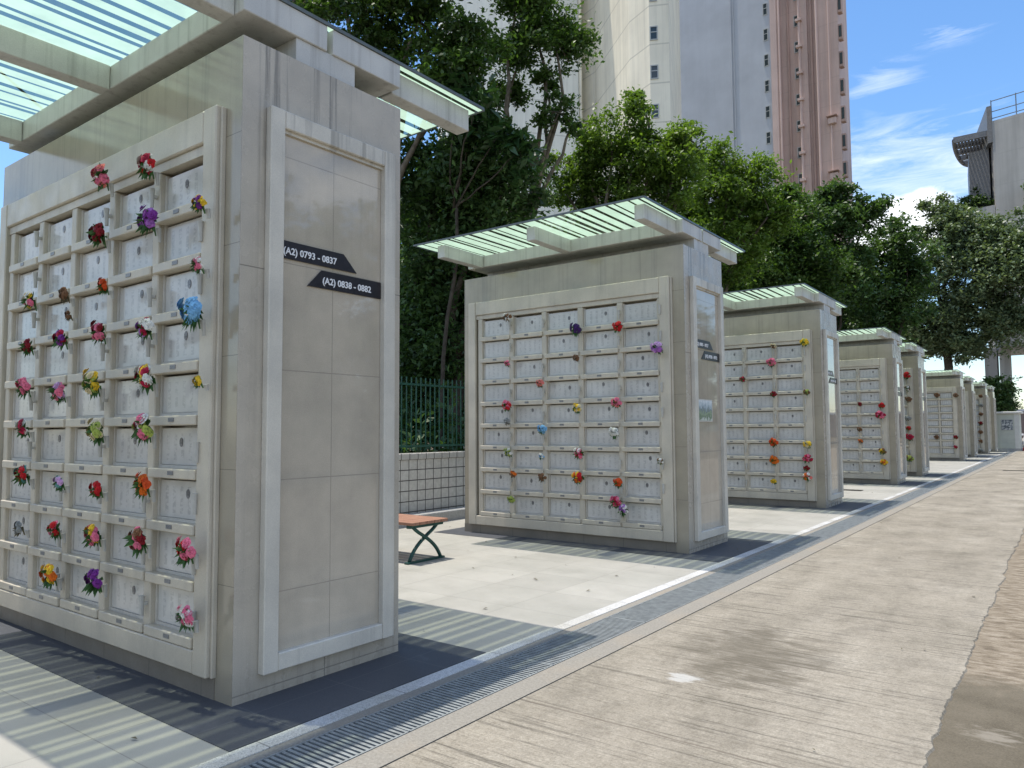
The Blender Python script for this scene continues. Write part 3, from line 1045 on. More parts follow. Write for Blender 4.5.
def leaf_mesh(name, centres, sizes, rng, mat, aspect=.5, upb=.5, tint=None):
    """many bent leaf blades as one mesh"""
    n = len(centres)
    nrm = rng.normal(size=(n, 3))
    nrm[:, 2] = np.abs(nrm[:, 2]) + upb
    nrm /= np.linalg.norm(nrm, axis=1)[:, None]
    a = rng.normal(size=(n, 3))
    a -= nrm*(a*nrm).sum(1)[:, None]
    a /= np.linalg.norm(a, axis=1)[:, None]
    b = np.cross(nrm, a)
    L = sizes[:, None]*.5
    Wd = L*aspect
    p = np.stack([centres - a*L, centres + b*Wd - nrm*Wd*-.25 - a*L*.1, centres + a*L - nrm*L*.25, centres - b*Wd + nrm*Wd*.25 - a*L*.1], 1).reshape(-1, 3)
    me = bpy.data.meshes.new(name)
    me.vertices.add(4*n)
    me.vertices.foreach_set('co', p.astype(np.float32).ravel())
    me.loops.add(4*n)
    me.loops.foreach_set('vertex_index', np.arange(4*n, dtype=np.int32))
    me.polygons.add(n)
    me.polygons.foreach_set('loop_start', np.arange(0, 4*n, 4, dtype=np.int32))
    me.polygons.foreach_set('loop_total', np.full(n, 4, dtype=np.int32))
    me.update(calc_edges=True)
    at_ = me.attributes.new('tint', 'FLOAT', 'FACE')
    at_.data.foreach_set('value', np.clip(tint, 0, 1).astype(np.float32))
    me.materials.append(MATS[mat])
    return me


def limb(mb, p, q, r1, r2, rn, sag=.12, n=6, k=7):
    p, q = Vector(p), Vector(q)
    L = (q-p).length
    off = Vector((rn.uniform(-1, 1), rn.uniform(-1, 1), rn.uniform(-.3, 1)))*L*sag
    pts, rad = [], []
    for i in range(n+1):
        u = i/n
        pts.append(p.lerp(q, u) + off*math.sin(math.pi*u) + Vector((rn.uniform(-1, 1), rn.uniform(-1, 1), rn.uniform(-1, 1)))*L*.018)
        rad.append(r1*(1-u) + r2*u)
    mb.tube(pts, rad, k)
    return pts


def tree(name, base, lobes, label, leaf, lsize=.13, dens=1., bark='bark', tr=.18, seed=1, clump=.3, aspect=.5, group='trees behind the boundary wall', fork=.45, hang=0, twigs=5, cat='tree'):
    """lobes: (x, y, z, rx, ry, rz) in world space; branches run from the trunk to every lobe and on into its clumps"""
    global LEAVES
    rn = random.Random(seed)
    rng = np.random.default_rng(seed)
    base = Vector(base)
    t = thing(name, base, label, cat, group)
    cen = Vector((0, 0, 0))
    for l in lobes:
        cen += Vector(l[:3])/len(lobes)
    zmin = min(l[2]-l[5] for l in lobes)
    forkp = Vector((base.x*.7+cen.x*.3, base.y*.7+cen.y*.3, base.z + max(.8, (cen.z-base.z)*fork)))
    tb = MB()
    limb(tb, (0, 0, -.1), forkp-base, tr, tr*.7, rn, .04, 8, 10)
    C, SZ, TI = [], [], []
    br = MB()
    for l in lobes:
        c = Vector(l[:3])
        rr = np.array(l[3:6])
        limb(br, forkp-base, c-base, tr*.5, tr*.16, rn, .10, 7, 7)
        rm = float(rr.mean())
        ncl = max(8, int(26*dens*(1 if rm < 1.2 else 1.3)))
        cs = rng.normal(size=(ncl, 3))
        cs /= np.linalg.norm(cs, axis=1)[:, None]
        cs *= (rng.uniform(.12, 1.3, size=ncl)**.6)[:, None]
        cs = cs*rr + np.array(l[:3])
        for i in range(min(ncl, twigs)):
            limb(br, c-base, Vector(cs[i])-base, tr*.14, tr*.04, rn, .1, 4, 5)
        area = 4*math.pi*rm*rm
        lsize_ = lsize*1.2
        tot = int(dens*area*4.4/(lsize_*lsize_*aspect))
        per = rng.multinomial(tot, rng.dirichlet(np.ones(ncl)*3))
        for i in range(ncl):
            k = per[i]
            sg_ = rm*clump*rng.uniform(.45, 1.15)
            d = rng.normal(size=(k, 3))
            d *= np.array([sg_, sg_, sg_*.62])
            if hang:
                d[:, 2] -= np.abs(rng.normal(size=k))*hang*rng.uniform(0, 1)
            C.append(cs[i]+d)
            SZ.append(lsize_*rng.uniform(.65, 1.35, size=k))
            TI.append(np.clip(rng.uniform(.12, .75) + rng.normal(size=k)*.16, 0, 1))
    C = np.concatenate(C) - np.array(base)
    SZ = np.concatenate(SZ)
    TI = np.concatenate(TI)
    LEAVES += len(C)
    tb.build('trunk', bark, t, smooth=True)
    br.build('limbs', bark, t, smooth=True)
    link('crown', leaf_mesh('crown', C, SZ, rng, leaf, aspect, .5, TI), t)
    return t


def lob(px, py, rx, ry, Y, deep=1.1):
    """a crown lobe of the given outline in the photo standing at distance Y"""
    p = at(px, py, Y)
    dist = (p-CAM).dot(fw)
    a, b = rx*dist/F_PX, ry*dist/F_PX
    return (p.x, p.y, p.z, a, (a+b)/2*deep, b)


def gp(px, Y):
    p = at(px, 440, Y)
    return (p.x, p.y, -.1)


tree('ficus_tree', (-12.6, 10.2, -.1), [lob(318, -5, 34, 34, 10.5), lob(362, 20, 40, 40, 10.5), lob(420, 22, 42, 34, 11), lob(470, 50, 34, 38, 11.5), lob(440, 82, 40, 26, 11.), lob(345, -60, 60, 40, 11), lob(440, -55, 60, 45, 11.5), lob(385, 62, 28, 26, 10.5), lob(300,-40,40,40,11)],
     'tall leafy tree rising above the canopy of the nearest niche wall', 'leaf_mid', .105, .85, tr=.2, seed=11, clump=.27)
tree('creeper_tree', (-11.1, 12.6, -.1), [lob(430, 165, 40, 40, 12), lob(475, 165, 42, 44, 12), lob(508, 190, 24, 40, 12.2), lob(432, 250, 42, 50, 12.3), lob(480, 235, 40, 46, 12.6), lob(428, 330, 40, 50, 12.4), lob(470, 310, 34, 50, 13), lob(420, 400, 40, 40, 12.5), lob(515, 240, 16, 40, 12.6)],
     'dark tree draped with hanging creepers between the first two niche walls', 'leaf_dark', .13, 1.05, 'dark_bark', .2, 12, .34, aspect=.45, hang=.5, fork=.6)
tree('glossy_vine', (-10.4, 11.4, -.1), [lob(500, 135, 22, 12, 11.2), lob(470, 132, 26, 12, 11.2), lob(520, 152, 14, 16, 11.3), lob(458, 92, 22, 16, 10.9), lob(480,100,16,10,10.9)],
     'glossy broad-leaved vine crown catching the sun just beyond the nearest canopy', 'leaf_glossy', .24, .8, 'dark_bark', .05, 13, .4, aspect=.36, hang=.25, fork=.8, cat='vine')
tree('forked_tree', (-10.9, 14.6, -.1), [lob(535, 14, 30, 30, 14.4), lob(556, 42, 26, 30, 14.4), lob(522, 52, 24, 24, 14.4), lob(506, 88, 18, 18, 14.5), lob(548, 78, 14, 12, 14.4), lob(556, 112, 18, 15, 14.2), lob(528, 165, 16, 18, 14.5), lob(515, -14, 40, 22, 14.5), lob(572, 128, 9, 8, 14.2)],
     'pale-barked tree with forked open limbs against the pale tower block', 'leaf_mid', .10, .85, tr=.15, seed=14, clump=.3, fork=.62)
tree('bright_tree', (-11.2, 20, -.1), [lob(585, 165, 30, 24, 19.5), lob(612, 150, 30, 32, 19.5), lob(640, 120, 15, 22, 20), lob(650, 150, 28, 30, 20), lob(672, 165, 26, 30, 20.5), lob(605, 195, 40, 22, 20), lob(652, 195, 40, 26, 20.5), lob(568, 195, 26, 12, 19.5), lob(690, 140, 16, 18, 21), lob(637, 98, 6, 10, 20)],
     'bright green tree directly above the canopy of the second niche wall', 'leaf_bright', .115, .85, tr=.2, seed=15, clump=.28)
tree('bushy_tree', (-11.2, 27, -.1), [lob(705, 190, 30, 36, 26), lob(728, 170, 22, 26, 26), lob(745, 195, 24, 34, 26.5), lob(700, 240, 40, 36, 26.5), lob(745, 245, 34, 36, 27), lob(770, 215, 18, 26, 27), lob(655, 235, 30, 26, 26)],
     'mid green bushy tree right of the second canopy', 'leaf_bright', .135, .9, tr=.22, seed=16, clump=.26)
tree('bushy_tree', (-11.2, 35, -.1), [lob(772, 210, 22, 22, 34), lob(790, 240, 34, 40, 34), lob(765, 270, 32, 30, 34), lob(815, 265, 30, 34, 35), lob(800, 290, 40, 26, 35), lob(788,200,16,14,34)],
     'dark bushy tree before the foot of the pink tower', 'leaf_mid', .16, .95, tr=.24, seed=17, clump=.26)
tree('ficus_tree', (-10.8, 44, -.1), [lob(825, 205, 30, 18, 43), lob(845, 220, 34, 22, 43), lob(872, 208, 18, 12, 43), lob(812, 235, 26, 24, 43), lob(835, 255, 30, 26, 43.5), lob(850, 290, 34, 30, 44), lob(840, 195, 16, 12, 43)],
     'dark spreading tree with sky showing through, right of the pink tower', 'leaf_dark', .19, .85, 'dark_bark', .24, 18, .27)
tree('ficus_tree', (-8.9, 47.5, -.1), [lob(893, 232, 20, 14, 47), lob(905, 255, 24, 20, 47), lob(880, 275, 30, 26, 47), lob(905, 300, 24, 28, 47.5), lob(875, 315, 34, 24, 48), lob(915, 275, 14, 20, 48)],
     'dark dense tree over the canopies of the fourth and fifth niche walls', 'leaf_dark', .2, .95, 'dark_bark', .24, 19, .27)
tree('grey_leaved_tree', (-9.0, 74, -.1), [lob(945, 212, 20, 16, 72), lob(958, 232, 26, 22, 72), lob(938, 255, 24, 24, 72), lob(985, 240, 26, 20, 72), lob(1008, 232, 20, 20, 72), lob(975, 280, 34, 30, 72), lob(1010, 275, 30, 34, 72), lob(945, 300, 26, 26, 73), lob(985, 325, 34, 24, 73), lob(1015, 322, 26, 24, 73), lob(955, 336, 20, 10, 73), lob(1045, 270, 30, 50, 73), lob(918, 320, 24, 26, 73), lob(912, 345, 22, 12, 74), lob(1020, 245, 20, 22, 72), lob(965, 350, 28, 10, 74), lob(925, 348, 20, 14, 74), lob(892, 338, 24, 16, 74)],
     'large greyish-green tree at the far end of the row, its trunk showing', 'leaf_grey', .27, .85, 'dark_bark', .42, 20, .27, fork=.8, twigs=3)
tree('round_shrub', (-6.6, 74, -.1), [lob(998, 388, 12, 14, 74), lob(1004, 400, 11, 14, 74), lob(995, 410, 14, 14, 74)],
     'small round dark shrub behind the hut at the end of the row', 'leaf_dark', .22, 1.1, 'dark_bark', .1, 21, .3, group='shrubs', cat='shrub')
# second line of trees behind the first, closing the view between the niche walls
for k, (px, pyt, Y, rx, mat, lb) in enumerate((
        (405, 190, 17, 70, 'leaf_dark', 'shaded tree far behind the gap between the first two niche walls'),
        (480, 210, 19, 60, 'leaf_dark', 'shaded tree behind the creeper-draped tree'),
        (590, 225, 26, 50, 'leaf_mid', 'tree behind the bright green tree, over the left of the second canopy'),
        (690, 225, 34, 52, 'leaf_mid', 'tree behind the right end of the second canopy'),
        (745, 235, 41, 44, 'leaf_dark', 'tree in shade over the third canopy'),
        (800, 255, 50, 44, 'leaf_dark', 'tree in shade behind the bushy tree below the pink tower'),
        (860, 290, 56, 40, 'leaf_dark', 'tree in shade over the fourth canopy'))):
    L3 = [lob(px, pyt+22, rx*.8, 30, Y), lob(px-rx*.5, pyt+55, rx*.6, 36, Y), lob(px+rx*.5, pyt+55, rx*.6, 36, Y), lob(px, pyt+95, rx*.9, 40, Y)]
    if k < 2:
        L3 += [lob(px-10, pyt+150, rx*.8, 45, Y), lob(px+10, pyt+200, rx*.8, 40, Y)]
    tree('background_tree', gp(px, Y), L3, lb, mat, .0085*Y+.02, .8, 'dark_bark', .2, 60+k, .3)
# trees across the road, seen only mirrored in the polished end panels
RL = ['nearest of the roadside trees across the road', 'second roadside tree across the road', 'third roadside tree across the road, taller', 'fourth roadside tree across the road', 'farthest roadside tree across the road']
for k, (x_, y_, h_) in enumerate(((14.0, 13.4, 10.4), (14.5, 18.2, 10.0), (15.0, 25, 10.8), (15.5, 36, 10.2), (15, 52, 11))):
    tree('roadside_tree', (x_, y_, -.1), [(x_, y_, h_-1.6, 1.7, 1.7, 1.5), (x_-.9, y_+1.6, h_-3.2, 1.7, 1.9, 1.5), (x_+.8, y_-1.6, h_-3.4, 1.7, 1.9, 1.5), (x_, y_, h_-5.6, 2.0, 3.2, 1.6), (x_, y_+.5, h_-7.8, 2.0, 3.4, 1.7)],
         RL[k], 'leaf_mid', .3, .7, 'dark_bark', .16, 30+k, .3, group='trees across the road')

# undergrowth behind the fence
rng = np.random.default_rng(5)
n = 42000
cx = rng.uniform(-12.2, -9.1, n)
cy = rng.uniform(4.5, 60, n)
hh = 1.2 + 1.1*np.abs(np.sin(cy*1.7)) * rng.uniform(.4, 1, n) + .5*np.sin(cx*3+cy)
cz = rng.uniform(0, 1, n)**.8*np.clip(hh, .5, 3)
o = link('undergrowth', leaf_mesh('undergrowth', np.stack([cx, cy, cz], 1), .17*rng.uniform(.7, 1.5, n), rng, 'leaf_dark', .5, .5, rng.uniform(0, .6, n)))
o['kind'] = 'stuff'
o['label'] = 'dark undergrowth filling the ground behind the green fence'
o['category'] = 'undergrowth'
struct(MB().box(-30, -8.95, -2, 62, -.155, -.02).build('soil', 'dark_soil'))

rng = np.random.default_rng(9)
n = 130
px_ = np.concatenate([rng.uniform(-8.2, -3.3, 90), rng.uniform(-2.5, 2.0, 40)])
py_ = rng.uniform(1.2, 20, n)
o = link('fallen_leaves', leaf_mesh('fallen_leaves', np.stack([px_, py_, np.full(n, .012)], 1), rng.uniform(.02, .05, n), rng, 'dry_leaf', .5, 9., rng.uniform(0, 1, n)))
o['kind'] = 'stuff'
o['label'] = 'small dry leaves scattered over the paving and road'
o['category'] = 'leaf litter'

# ------------------------------------------------------------------ buildings behind
def wall_point(p, q, u, z, out=0.):
    p, q = Vector((*p, 0)), Vector((*q, 0))
    d = (q-p).normalized()
    n_ = Vector((d.y, -d.x, 0))
    r = p.lerp(q, u) + n_*out
    return Vector((r.x, r.y, z))


def window_on(t, p, q, u, z, w, h, sill=False, name='window'):
    """a framed, recessed window standing on the wall from p to q"""
    c = wall_point(p, q, u, z)
    d = Vector((q[0]-p[0], q[1]-p[1], 0)).normalized()
    ang = math.atan2(d.y, d.x)
    b = MB()
    b.box(-w/2, -w/2+.07, -.06, .02, 0, h).box(w/2-.07, w/2, -.06, .02, 0, h).box(-w/2+.07, w/2-.07, -.06, .02, 0, .07).box(-w/2+.07, w/2-.07, -.06, .02, h-.07, h).box(-w/2+.07, w/2-.07, -.05, .02, h*.55, h*.55+.06)
    f = b.build(name, 'window_frame', t, loc=c - t.location)
    f.rotation_euler = (0, 0, ang)
    MB().box(-w/2+.07, w/2-.07, -.02, .0, .07, h-.07).build('pane', 'window_glass', f)
    return f


TOP = 62
cA, cB, cC0, cC, cD, cE, cF = (-38.1, 42.5), (-36, 44), (-31.2, 51.4), (-30.2, 52.0), (-24.37, 47), (-22.3, 46), (-21.1, 46.6)
tw = thing('cream_tower', (-26, 52, 0), 'cream residential tower block with small dark windows, seen above the bright green tree', 'building')
L_ = tw.location
def loc2(ps):
    return [(a-L_.x, b-L_.y) for a, b in ps]
MB().prism(loc2([cC, cD, cE, cF, (-27, 62), (-38, 62), (-33, 53)]), 0, TOP).build('wall', 'cream_facade', tw)
MB().prism(loc2([(-38.1, 42.5), (-31.25, 51.1), (-33.2, 53.2), (-46, 50)]), 0, TOP).build('pale_wing', 'pale_facade', tw)
for k in range(-1, 14):
    zc = 2.8*k + 9.1
    if 8 < zc < 34:
        window_on(tw, cE, cF, .22, zc, .55, 1.0)
p0 = Vector((-31.0, 51.0, 0))
MB().tube([(p0.x-L_.x, p0.y-L_.y, 0), (p0.x-L_.x, p0.y-L_.y, TOP)], .12, 8).build('drain_pipe', 'cream_facade', tw)
for zc in (14.6, 17.4, 20.2):
    window_on(tw, (-38.1, 42.5), (-31.25, 51.1), .62, zc-1.0, 1.0, 1.3)

gt = thing('grey_tower', (-30, 84, 0), 'blue-grey plain tower block between the cream and pink towers', 'building')
L_ = gt.location
gA, gB = (-37.5, 77.4), (-23.42, 77.05)
MB().prism(loc2([gA, gB, (-23.8, 95), (-40, 95)]), 0, 75).build('wall', 'grey_facade', gt)
for u, w_ in ((.70, .09), (.72, .07)):
    c = wall_point(gA, gB, u, 0, .06) - L_
    MB().tube([c, c+Vector((0, 0, 75))], w_*.6, 8).build('drain_pipe', 'grey_facade', gt)
for k in range(16):
    window_on(gt, gA, gB, .966, 9+2.8*k, .5, 1.3)
    if k < 5:
        window_on(gt, gA, gB, .80, 9.4+2.8*k, .8, 1.2)

pk = thing('pink_tower', (-20, 84, 0), 'pink residential tower block with pipes and bay windows along its right edge', 'building')
L_ = pk.location
pA, pB = (-23.40, 77.0), (-16.72, 76.9)
MB().prism(loc2([(-23.40, 77.0), (-22.55, 76.98), (-22.55, 77.5), (-20.6, 77.5), (-20.6, 76.95), (-19.7, 76.95), (-19.7, 77.3), (-18.9, 77.3), (-18.9, 76.92), (-16.72, 76.9), (-18.6, 90), (-23.4, 92)]), 0, 76).build('wall', 'pink_facade', pk)
for (x_, y_, r_, m_) in ((-22.5, 76.95, .10, 'pink_light'), (-20.45, 76.85, .13, 'pink_light'), (-18.75, 76.84, .12, 'pink_light'), (-19.35, 77.15, .12, 'pink_dark'), (-17.6, 76.8, .08, 'pink_light'), (-21.7, 77.35, .1, 'pink_dark')):
    MB().tube([(x_-L_.x, y_-L_.y, 8), (x_-L_.x, y_-L_.y, 76)], r_, 8).build('drain_pipe', m_, pk)
MB().box(-23.39-L_.x, -22.75-L_.x, 76.90-L_.y, 76.97-L_.y, 0, 76).build('corner_pilaster', 'pink_light', pk)
for k in range(18):
    z_ = 9.5+2.8*k
    b = MB()
    b.box(-16.74-L_.x, -16.34-L_.x, 76.95-L_.y, 77.6-L_.y, z_, z_+1.6, bev=.03)
    f = b.build('bay_window', 'pink_dark', pk)
    MB().box(-16.66-L_.x, -16.40-L_.x, 76.925-L_.y, 76.949-L_.y, z_+.25, z_+1.4).build('pane', 'window_glass', f)
    MB().box(-20.75-L_.x, -20.15-L_.x, 76.55-L_.y, 76.94-L_.y, z_+.3, z_+.55).build('pipe_collar', 'pink_light', pk)
    if k % 1 == 0:
        window_on(pk, (-22.55, 77.5), (-20.6, 77.5), .86, z_+.2, .5, 1.2)
    if k < 9 and k % 3 != 1:
        a = MB()
        a.box(-17.85-L_.x, -17.1-L_.x, 76.5-L_.y, 76.88-L_.y, z_-.1, z_+.5, bev=.03)
        a.build('air_conditioner', 'pink_light', pk)
        MB().box(-18.0-L_.x, -17.0-L_.x, 76.3-L_.y, 76.89-L_.y, z_+.62, z_+.70).build('canopy_slab', 'pink_dark', pk)
window_on(pk, pA, pB, .88, 12.2, 1.1, 1.3)

# concrete block on a pier at the right
cb_ = thing('concrete_block', (0, 92, 0), 'grey concrete building on a pier with a dark curved pergola at its left corner', 'building')
L_ = cb_.location
MB().prism(loc2([(-4.9, 88), (12, 84), (14, 100), (-6.9, 100)]), 9.6, 32.6).build('wall', 'concrete_facade', cb_)
MB().prism(loc2([(-6.6, 90.0), (-5.5, 89.6), (-5.5, 92), (-6.6, 92)]), -.1, 9.6).prism(loc2([(-5.3, 89.7), (-4.4, 89.9), (-4.4, 92), (-5.3, 92)]), -.1, 9.6).build('pier', 'concrete_facade', cb_)
MB().prism(loc2([(-7.6, 88.6), (-4.95, 88.1), (-6.9, 99), (-8.6, 98)]), 22.6, 24.0).build('terrace', 'concrete_facade', cb_)
MB().prism(loc2([(-7.2, 90), (-5.35, 89.5), (-7.1, 99.6), (-8.0, 98)]), 24.0, 30.4).build('recessed_wall', 'pergola_metal', cb_)
rl = MB()
P0, P1 = Vector((-4.9, 88.1, 0)), Vector((12, 84.1, 0))
for k in range(9):
    q = P0.lerp(P1, k/8) - L_
    rl.box(q.x-.05, q.x+.05, q.y-.05, q.y+.05, 32.6, 34.8)
for zz in (34.7, 33.6, 32.9):
    rl.tube([(P0.x-L_.x, P0.y-L_.y, zz), (P1.x-L_.x, P1.y-L_.y, zz)], .05, 6)
rl.build('railing', 'rail_metal', cb_)
rp = MB()
rp.prism(loc2([(-5.3, 88), (-4.9, 87.9), (-6.7, 97), (-7.1, 97)]), 30.4, 34.2)
rp.build('side_fin', 'pergola_metal', cb_)
pg = MB()
rim = []
for k in range(15):
    th = k/14*math.pi/2
    rim.append((-5.15 - 3.15*math.cos(th*1.0)**.6 - .15*k/14*10 + .0, 88.6 + 10.*math.sin(th), 31.6))
rim = [(x_, y_, z_) for x_, y_, z_ in rim]
pg.tube([(a-L_.x, b-L_.y, c) for a, b, c in rim], .22, 8)
pg.box(-8.35-L_.x, -5.0-L_.x, 88.4-L_.y, 88.7-L_.y, 31.3, 31.9)
for k in (1, 2, 3, 4):
    yv = 88.6 + 2.1*k
    xs = min(rim, key=lambda q: abs(q[1]-yv))[0]
    pg.box(xs-L_.x, -5.1-.2*(yv-88)-L_.x+.3, yv-.22-L_.y, yv+.22-L_.y, 31.35, 31.85)
for k in range(10):
    x_ = -8.0 + .3*k
    y1 = 88.7 + 9.2*math.sqrt(max(.02, 1-((-5.2-x_)/3.35)**2)) if x_ < -5.2 else 96
    pg.box(x_-.07-L_.x, x_+.07-L_.x, 88.7-L_.y, y1-L_.y, 31.5, 31.8)
pg.build('pergola', 'pergola_metal', cb_)
tree('terrace_shrub', (-7.0, 90, 24.0), [(-7.3, 89.5, 24.9, .9, 1.2, .8), (-6.0, 89.0, 24.8, .9, .7, .7), (-7.7, 92, 24.9, .8, 1.2, .8), (-6.5, 90, 26.2, .35, .35, .6)],
     'dark shrub spilling over the terrace under the curved pergola', 'leaf_dark', .22, 1., 'dark_bark', .06, 41, .3, group='shrubs', cat='shrub')
tree('wall_plant', (-1.6, 85.4, 23), [(-1.7, 86.0, 24.8, .7, .5, 1.), (-1.9, 85.8, 23.6, .5, .4, .8)],
     'spiky plant hanging on the grey concrete building at the right edge', 'leaf_mid', .3, .8, 'dark_bark', .05, 42, .3, group='shrubs', cat='shrub')

# low far buildings seen at the edges
fb_ = thing('far_building', (-26, 14, 0), 'pale lilac low building glimpsed past the left edge of the nearest niche wall', 'building')
MB().box(-9, 2, -6, 3, -.1, 6.0).build('wall', 'grey_facade', fb_)
for k in range(10):
    MB().box(2.0, 2.06, -6, 3, .4+.56*k, .55+.56*k).build('louvre', 'pink_light', fb_)
fd = thing('far_building', (2, 150, 0), 'low brown building far off behind the white car', 'building')
MB().box(-14, 40, 0, 12, -.1, 4.2).build('wall', 'distant_brown', fd)
MB().box(-14.3, 40.3, -.3, 12.3, 4.2, 4.6).build('roof', 'grey_facade', fd)
hl = MB()
rh = random.Random(8)
N = 60
for i in range(N):
    x0, x1 = -500+i*22, -500+(i+1)*22
def hz(i):
    return 6 + 5*math.sin(i*.35) + 3*math.sin(i*.9+1)
for i in range(N):
    x0, x1 = -600+i*22, -600+(i+1)*22
    hl.quad((x0, 600, -.2), (x1, 600, -.2), (x1, 660, hz(i+1)), (x0, 660, hz(i)))
    hl.quad((x0, 660, hz(i)), (x1, 660, hz(i+1)), (x1, 760, -.2), (x0, 760, -.2))
t = NT('hill_green')
t.base(t.ramp(t.noise(t.coord('Object'), .05, 5), [(.3, (.06, .08, .08)), (.7, (.10, .12, .11))]), .95, .1)
struct(hl.build('hills', 'hill_green'))

# cables at the left
tag(MB().tube([(-40, 30, 12.2), (-25, 16.5, 10.7), (-12.5, 4.6, 5.6+.9), (-4, -4, 6.6)], .018, 6).build('cable', 'black_cable'), 'thin black overhead cable at the left edge behind the nearest niche wall', 'cable')

# ------------------------------------------------------------------ hut and car at the end
ht = thing('utility_hut', (-3.72, 57.75, 0), 'small pale flat-roofed hut with a dark notice on its door', 'hut')
MB().box(0, 1.22, 0, 2.2, .16, 2.42).build('wall', 'hut_paint', ht)
MB().box(-.02, 1.24, -.02, 2.2, 0, .16).build('base', 'step_stone', ht)
MB().box(-.12, 1.38, -.14, 2.3, 2.421, 2.55, bev=.02).build('roof', 'hut_white', ht)
MB().box(.95, 1.215, -.02, -.001, .165, 2.415).build('corner_panel', 'hut_white', ht)
d_ = MB().box(.10, .90, -.022, -.001, .2, 2.2).build('door', 'hut_paint', ht)
MB().box(.14, .17, -.06, -.022, 1.0, 1.12).build('handle', 'steel', d_)
nt = thing('notice', (-3.72+.24, 57.72, 1.35), 'dark picture notice with a pale centre on the hut door', 'notice')
t = NT('notice_print')
v = t.coord('Object')
f = t.noise(v, 7, 3)
t.base(t.ramp(f, [(.38, (.06, .07, .08)), (.5, (.2, .23, .25)), (.62, (.6, .6, .58))]), .4)
MB().box(.02, .62, -.012, 0, .02, .66).build('print', 'notice_print', nt)
MB().box(0, .64, -.016, 0, .66, .68).box(0, .64, -.016, 0, 0, .02).box(0, .02, -.016, 0, .02, .66).box(.62, .64, -.016, 0, .02, .66).build('frame', 'step_stone', nt)
tag(MB().box(-2.42, -.2, 58.4, 58.75, -.1, .22, bev=.03).build('wheel_stop', 'red_paint'), 'low red-painted barrier on the ground before the white car', 'barrier')

car = thing('parked_car', (-1.62, 61.2, 0), 'white parked car half out of frame beside the hut', 'car')
prof = [(0, .35), (.0, .62), (.12, .80), (1.05, .95), (1.75, 1.42), (2.3, 1.50), (3.3, 1.46), (4.0, 1.02), (4.35, .95), (4.42, .6), (4.4, .32)]
b = MB()
ring = []
for (sx, ins) in ((-.84, .10), (-.80, .0), (.80, .0), (.84, .10)):
    st = len(b.v)
    for (yv, zv) in prof:
        tum = .16*max(0, (zv-.95))/.5
        b.v.append((sx*(1-tum if zv > .95 else 1), yv + (ins*.6 if yv < 1 else -ins*.6), zv - (ins*.15 if zv > .6 else 0)))
    ring.append(st)
k_ = len(prof)
for r1, r2 in zip(ring, ring[1:]):
    for i in range(k_):
        j_ = (i+1) % k_
        b.f.append((r1+i, r1+j_, r2+j_, r2+i))
        b.mi.append(0)
b.f.append(tuple(ring[0]+i for i in range(k_)))
b.f.append(tuple(ring[-1]+i for i in range(k_))[::-1])
b.mi += [0, 0]
b.build('body', 'car_paint', car)
MB().quad((-.66, 1.10, .985), (.66, 1.10, .985), (.58, 1.73, 1.415), (-.58, 1.73, 1.415)).build('windscreen', 'window_glass', car, loc=(0, -.012, .014))
for s_ in (-1, 1):
    MB().quad((s_*.815, 1.35, 1.0), (s_*.815, 3.6, 1.02), (s_*.735, 3.15, 1.40), (s_*.735, 1.85, 1.38)).build('side_window', 'window_glass', car, loc=(s_*.03, 0, 0))
    MB().box(s_*.6-.17, s_*.6+.17, -.02, .05, .62, .76, bev=.03).build('headlight', 'lamp_glass', car)
    MB().box(s_*.95-.09, s_*.95+.09, 1.35, 1.5, .95, 1.08, bev=.03).build('mirror', 'car_paint', car)
    for yv in (.85, 3.5):
        wv = MB().tube([(-.1, 0, 0), (.1, 0, 0)], .32, 20).build('wheel', 'rubber', car, loc=(s_*.76, yv, .32))
        MB().tube([(-.105, 0, 0), (.105, 0, 0)], .19, 16).build('rim', 'steel', wv)
MB().box(-.45, .45, -.03, .0, .58, .72).box(-.7, .7, -.03, 0, .36, .52).build('grille', 'rubber', car)
MB().box(-.26, .26, -.045, -.031, .42, .52).build('number_plate', 'tag_white', car)

# slots in the plaza beyond the third wall and in the road
for (xa, xb, yv, lb) in ((-4.95, -4.05, 19.35, 'dark slot drain cover in the pale paving between the third and fourth niche walls'), (-1.9, -1.2, 31.2, 'dark drain cover strip in the concrete road near its far end')):
    b = MB()
    b.box(xa, xb, yv, yv+.03, -.03, .008).box(xa, xb, yv+.27, yv+.30, -.03, .008).box(xa, xa+.03, yv+.03, yv+.27, -.03, .007).box(xb-.03, xb, yv+.03, yv+.27, -.03, .007)
    x_ = xa+.03
    while x_ < xb-.06:
        b.box(x_+.012, x_+.03, yv+.03, yv+.27, -.02, .006)
        x_ += .04
    b.box(xa, xb, yv, yv+.30, .001, .003)
    tag(b.build('slot_drain', 'drain_bottom'), lb, 'drain cover')

# ------------------------------------------------------------------ sky and sun
SUN = Vector((-.90, -.17, 4.1)).normalized()
el = math.asin(SUN.z)
az = math.atan2(SUN.x, SUN.y)
w = bpy.data.worlds.new('World')
scene.world = w
w.use_nodes = True
nn, ll = w.node_tree.nodes, w.node_tree.links
bg = nn['Background']
sky = nn.new('ShaderNodeTexSky')
sky.sky_type = 'NISHITA'
sky.sun_disc = False
sky.sun_elevation = el
sky.sun_rotation = az
sky.air_density = 1.0
sky.dust_density = .6
sky.ozone_density = 2.2
bg.inputs['Strength'].default_value = .13


class WT(NT):
    def __init__(s):
        s.n, s.l = nn, ll


t = WT()
tc = t.add('ShaderNodeTexCoord')
dirv = tc.outputs['Generated']
dx, dy, dz = t.sep(dirv)


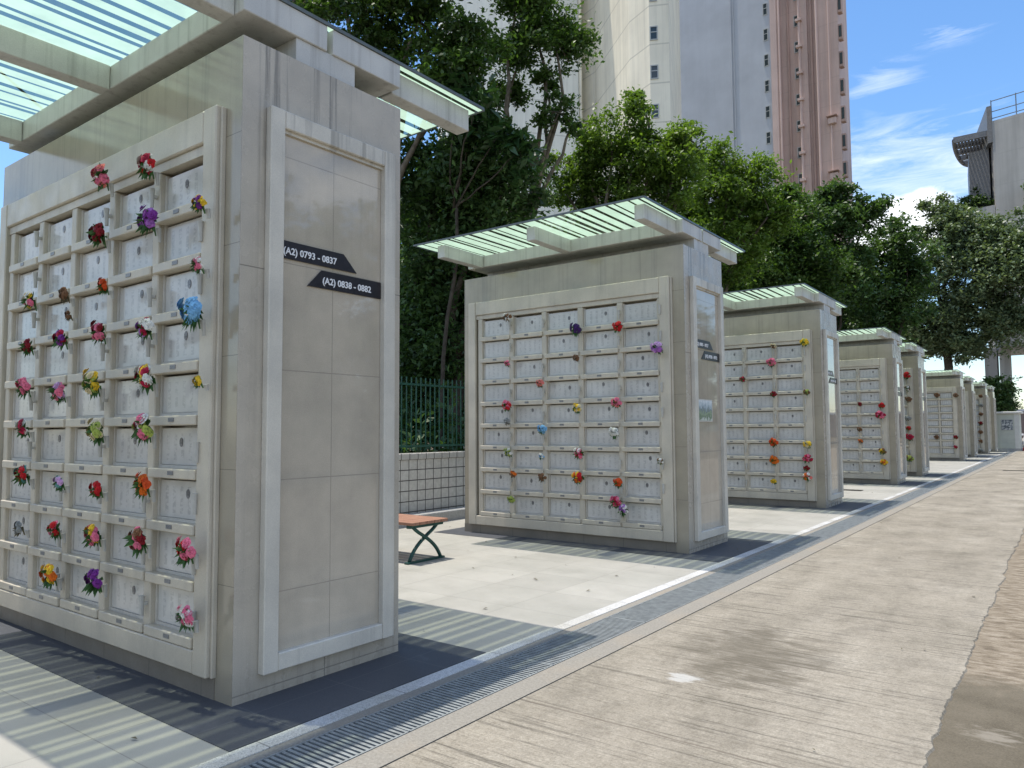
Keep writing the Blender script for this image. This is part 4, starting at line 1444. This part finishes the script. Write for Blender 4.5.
def lobe(px, py, ax, ay, soft):
    """soft elliptical region of sky round a direction"""
    d = (fw + rt*((px-512)/F_PX) - up*((py-384)/F_PX)).normalized()
    h = Vector((d.y, -d.x, 0)).normalized()
    v_ = h.cross(d)
    def dot(vec):
        q = t.add('ShaderNodeVectorMath', operation='DOT_PRODUCT')
        t.lk(dirv, q.inputs[0])
        q.inputs[1].default_value = vec
        return q.outputs['Value']
    a, b = dot(h), dot(v_)
    r = t.math('SQRT', t.math('ADD', t.math('POWER', t.math('DIVIDE', t.math('ABSOLUTE', a), ax), 2), t.math('POWER', t.math('DIVIDE', t.math('ABSOLUTE', b), ay), 2)))
    fwd = t.math('GREATER_THAN', dot(d), 0)
    return t.math('MULTIPLY', t.ramp(r, [(1-soft, 1), (1, 0)]), fwd)


mpv = t.add('ShaderNodeMapping')
t.lk(dirv, mpv.inputs[0])
mpv.inputs['Scale'].default_value = (1, 1, 2.2)
puff = t.noise(mpv.outputs[0], 9, 8, .62, .3)
mpw = t.add('ShaderNodeMapping')
t.lk(dirv, mpw.inputs[0])
mpw.inputs['Rotation'].default_value = (0, R(-22), 0)
mpw.inputs['Scale'].default_value = (2.5, 2.5, 16)
wisp = t.noise(mpw.outputs[0], 3.2, 8, .66, .6)
c1 = t.math('MULTIPLY', t.math('MAXIMUM', lobe(918, 222, .075, .06, .7), lobe(860, 240, .12, .05, .8)), 1.)
k1 = t.ramp(t.math('ADD', t.math('MULTIPLY', puff, .9), t.math('MULTIPLY', c1, .55)), [(.66, 0), (.86, 1)])
c2 = t.math('MAXIMUM', lobe(905, 175, .3, .085, 1.), t.math('MULTIPLY', t.math('MAXIMUM', lobe(882, 82, .06, .035, 1.), lobe(948, 33, .05, .02, 1.)), .62))
k2 = t.math('MULTIPLY', t.ramp(t.math('ADD', wisp, t.math('MULTIPLY', c2, .32)), [(.56, 0), (.9, 1)]), t.ramp(c2, [(0, 0), (.4, .48)]))
k3 = t.math('MULTIPLY', t.ramp(puff, [(.42, 0), (.6, .95)]), t.math('MULTIPLY', t.math('LESS_THAN', t.math('ADD', dy, t.math('MULTIPLY', dx, -.55)), .45), t.ramp(dz, [(.3, 1), (.95, .35)])))  # unseen clouds outside the view, added to make the fill light more neutral
kk = t.math('MAXIMUM', t.math('MAXIMUM', k1, k2), t.math('MULTIPLY', k3, .9))
hs = t.add('ShaderNodeHueSaturation')
hs.inputs['Saturation'].default_value = 1.2
hs.inputs['Value'].default_value = 1.3
t.lk(sky.outputs[0], hs.inputs['Color'])
skyc = t.mix(kk, hs.outputs[0], (8.2, 8.5, 9.0))
t.lk(skyc, bg.inputs[0])

sl = bpy.data.lights.new('sun', 'SUN')
sl.energy = 4.0
sl.angle = R(.55)
sl.color = (1, .94, .84)
so = bpy.data.objects.new('sun', sl)
col.objects.link(so)
so.rotation_euler = (-SUN).to_track_quat('-Z', 'Y').to_euler()

vs = scene.view_settings
vs.view_transform = 'Standard'
vs.look = 'None'
vs.exposure = .45
vs.gamma = 1
vs.use_curve_mapping = False
scene.render.engine = 'CYCLES'
scene.cycles.max_bounces = 8
scene.cycles.transparent_max_bounces = 12
print('LEAVES', LEAVES, 'OBJECTS', len(bpy.data.objects))
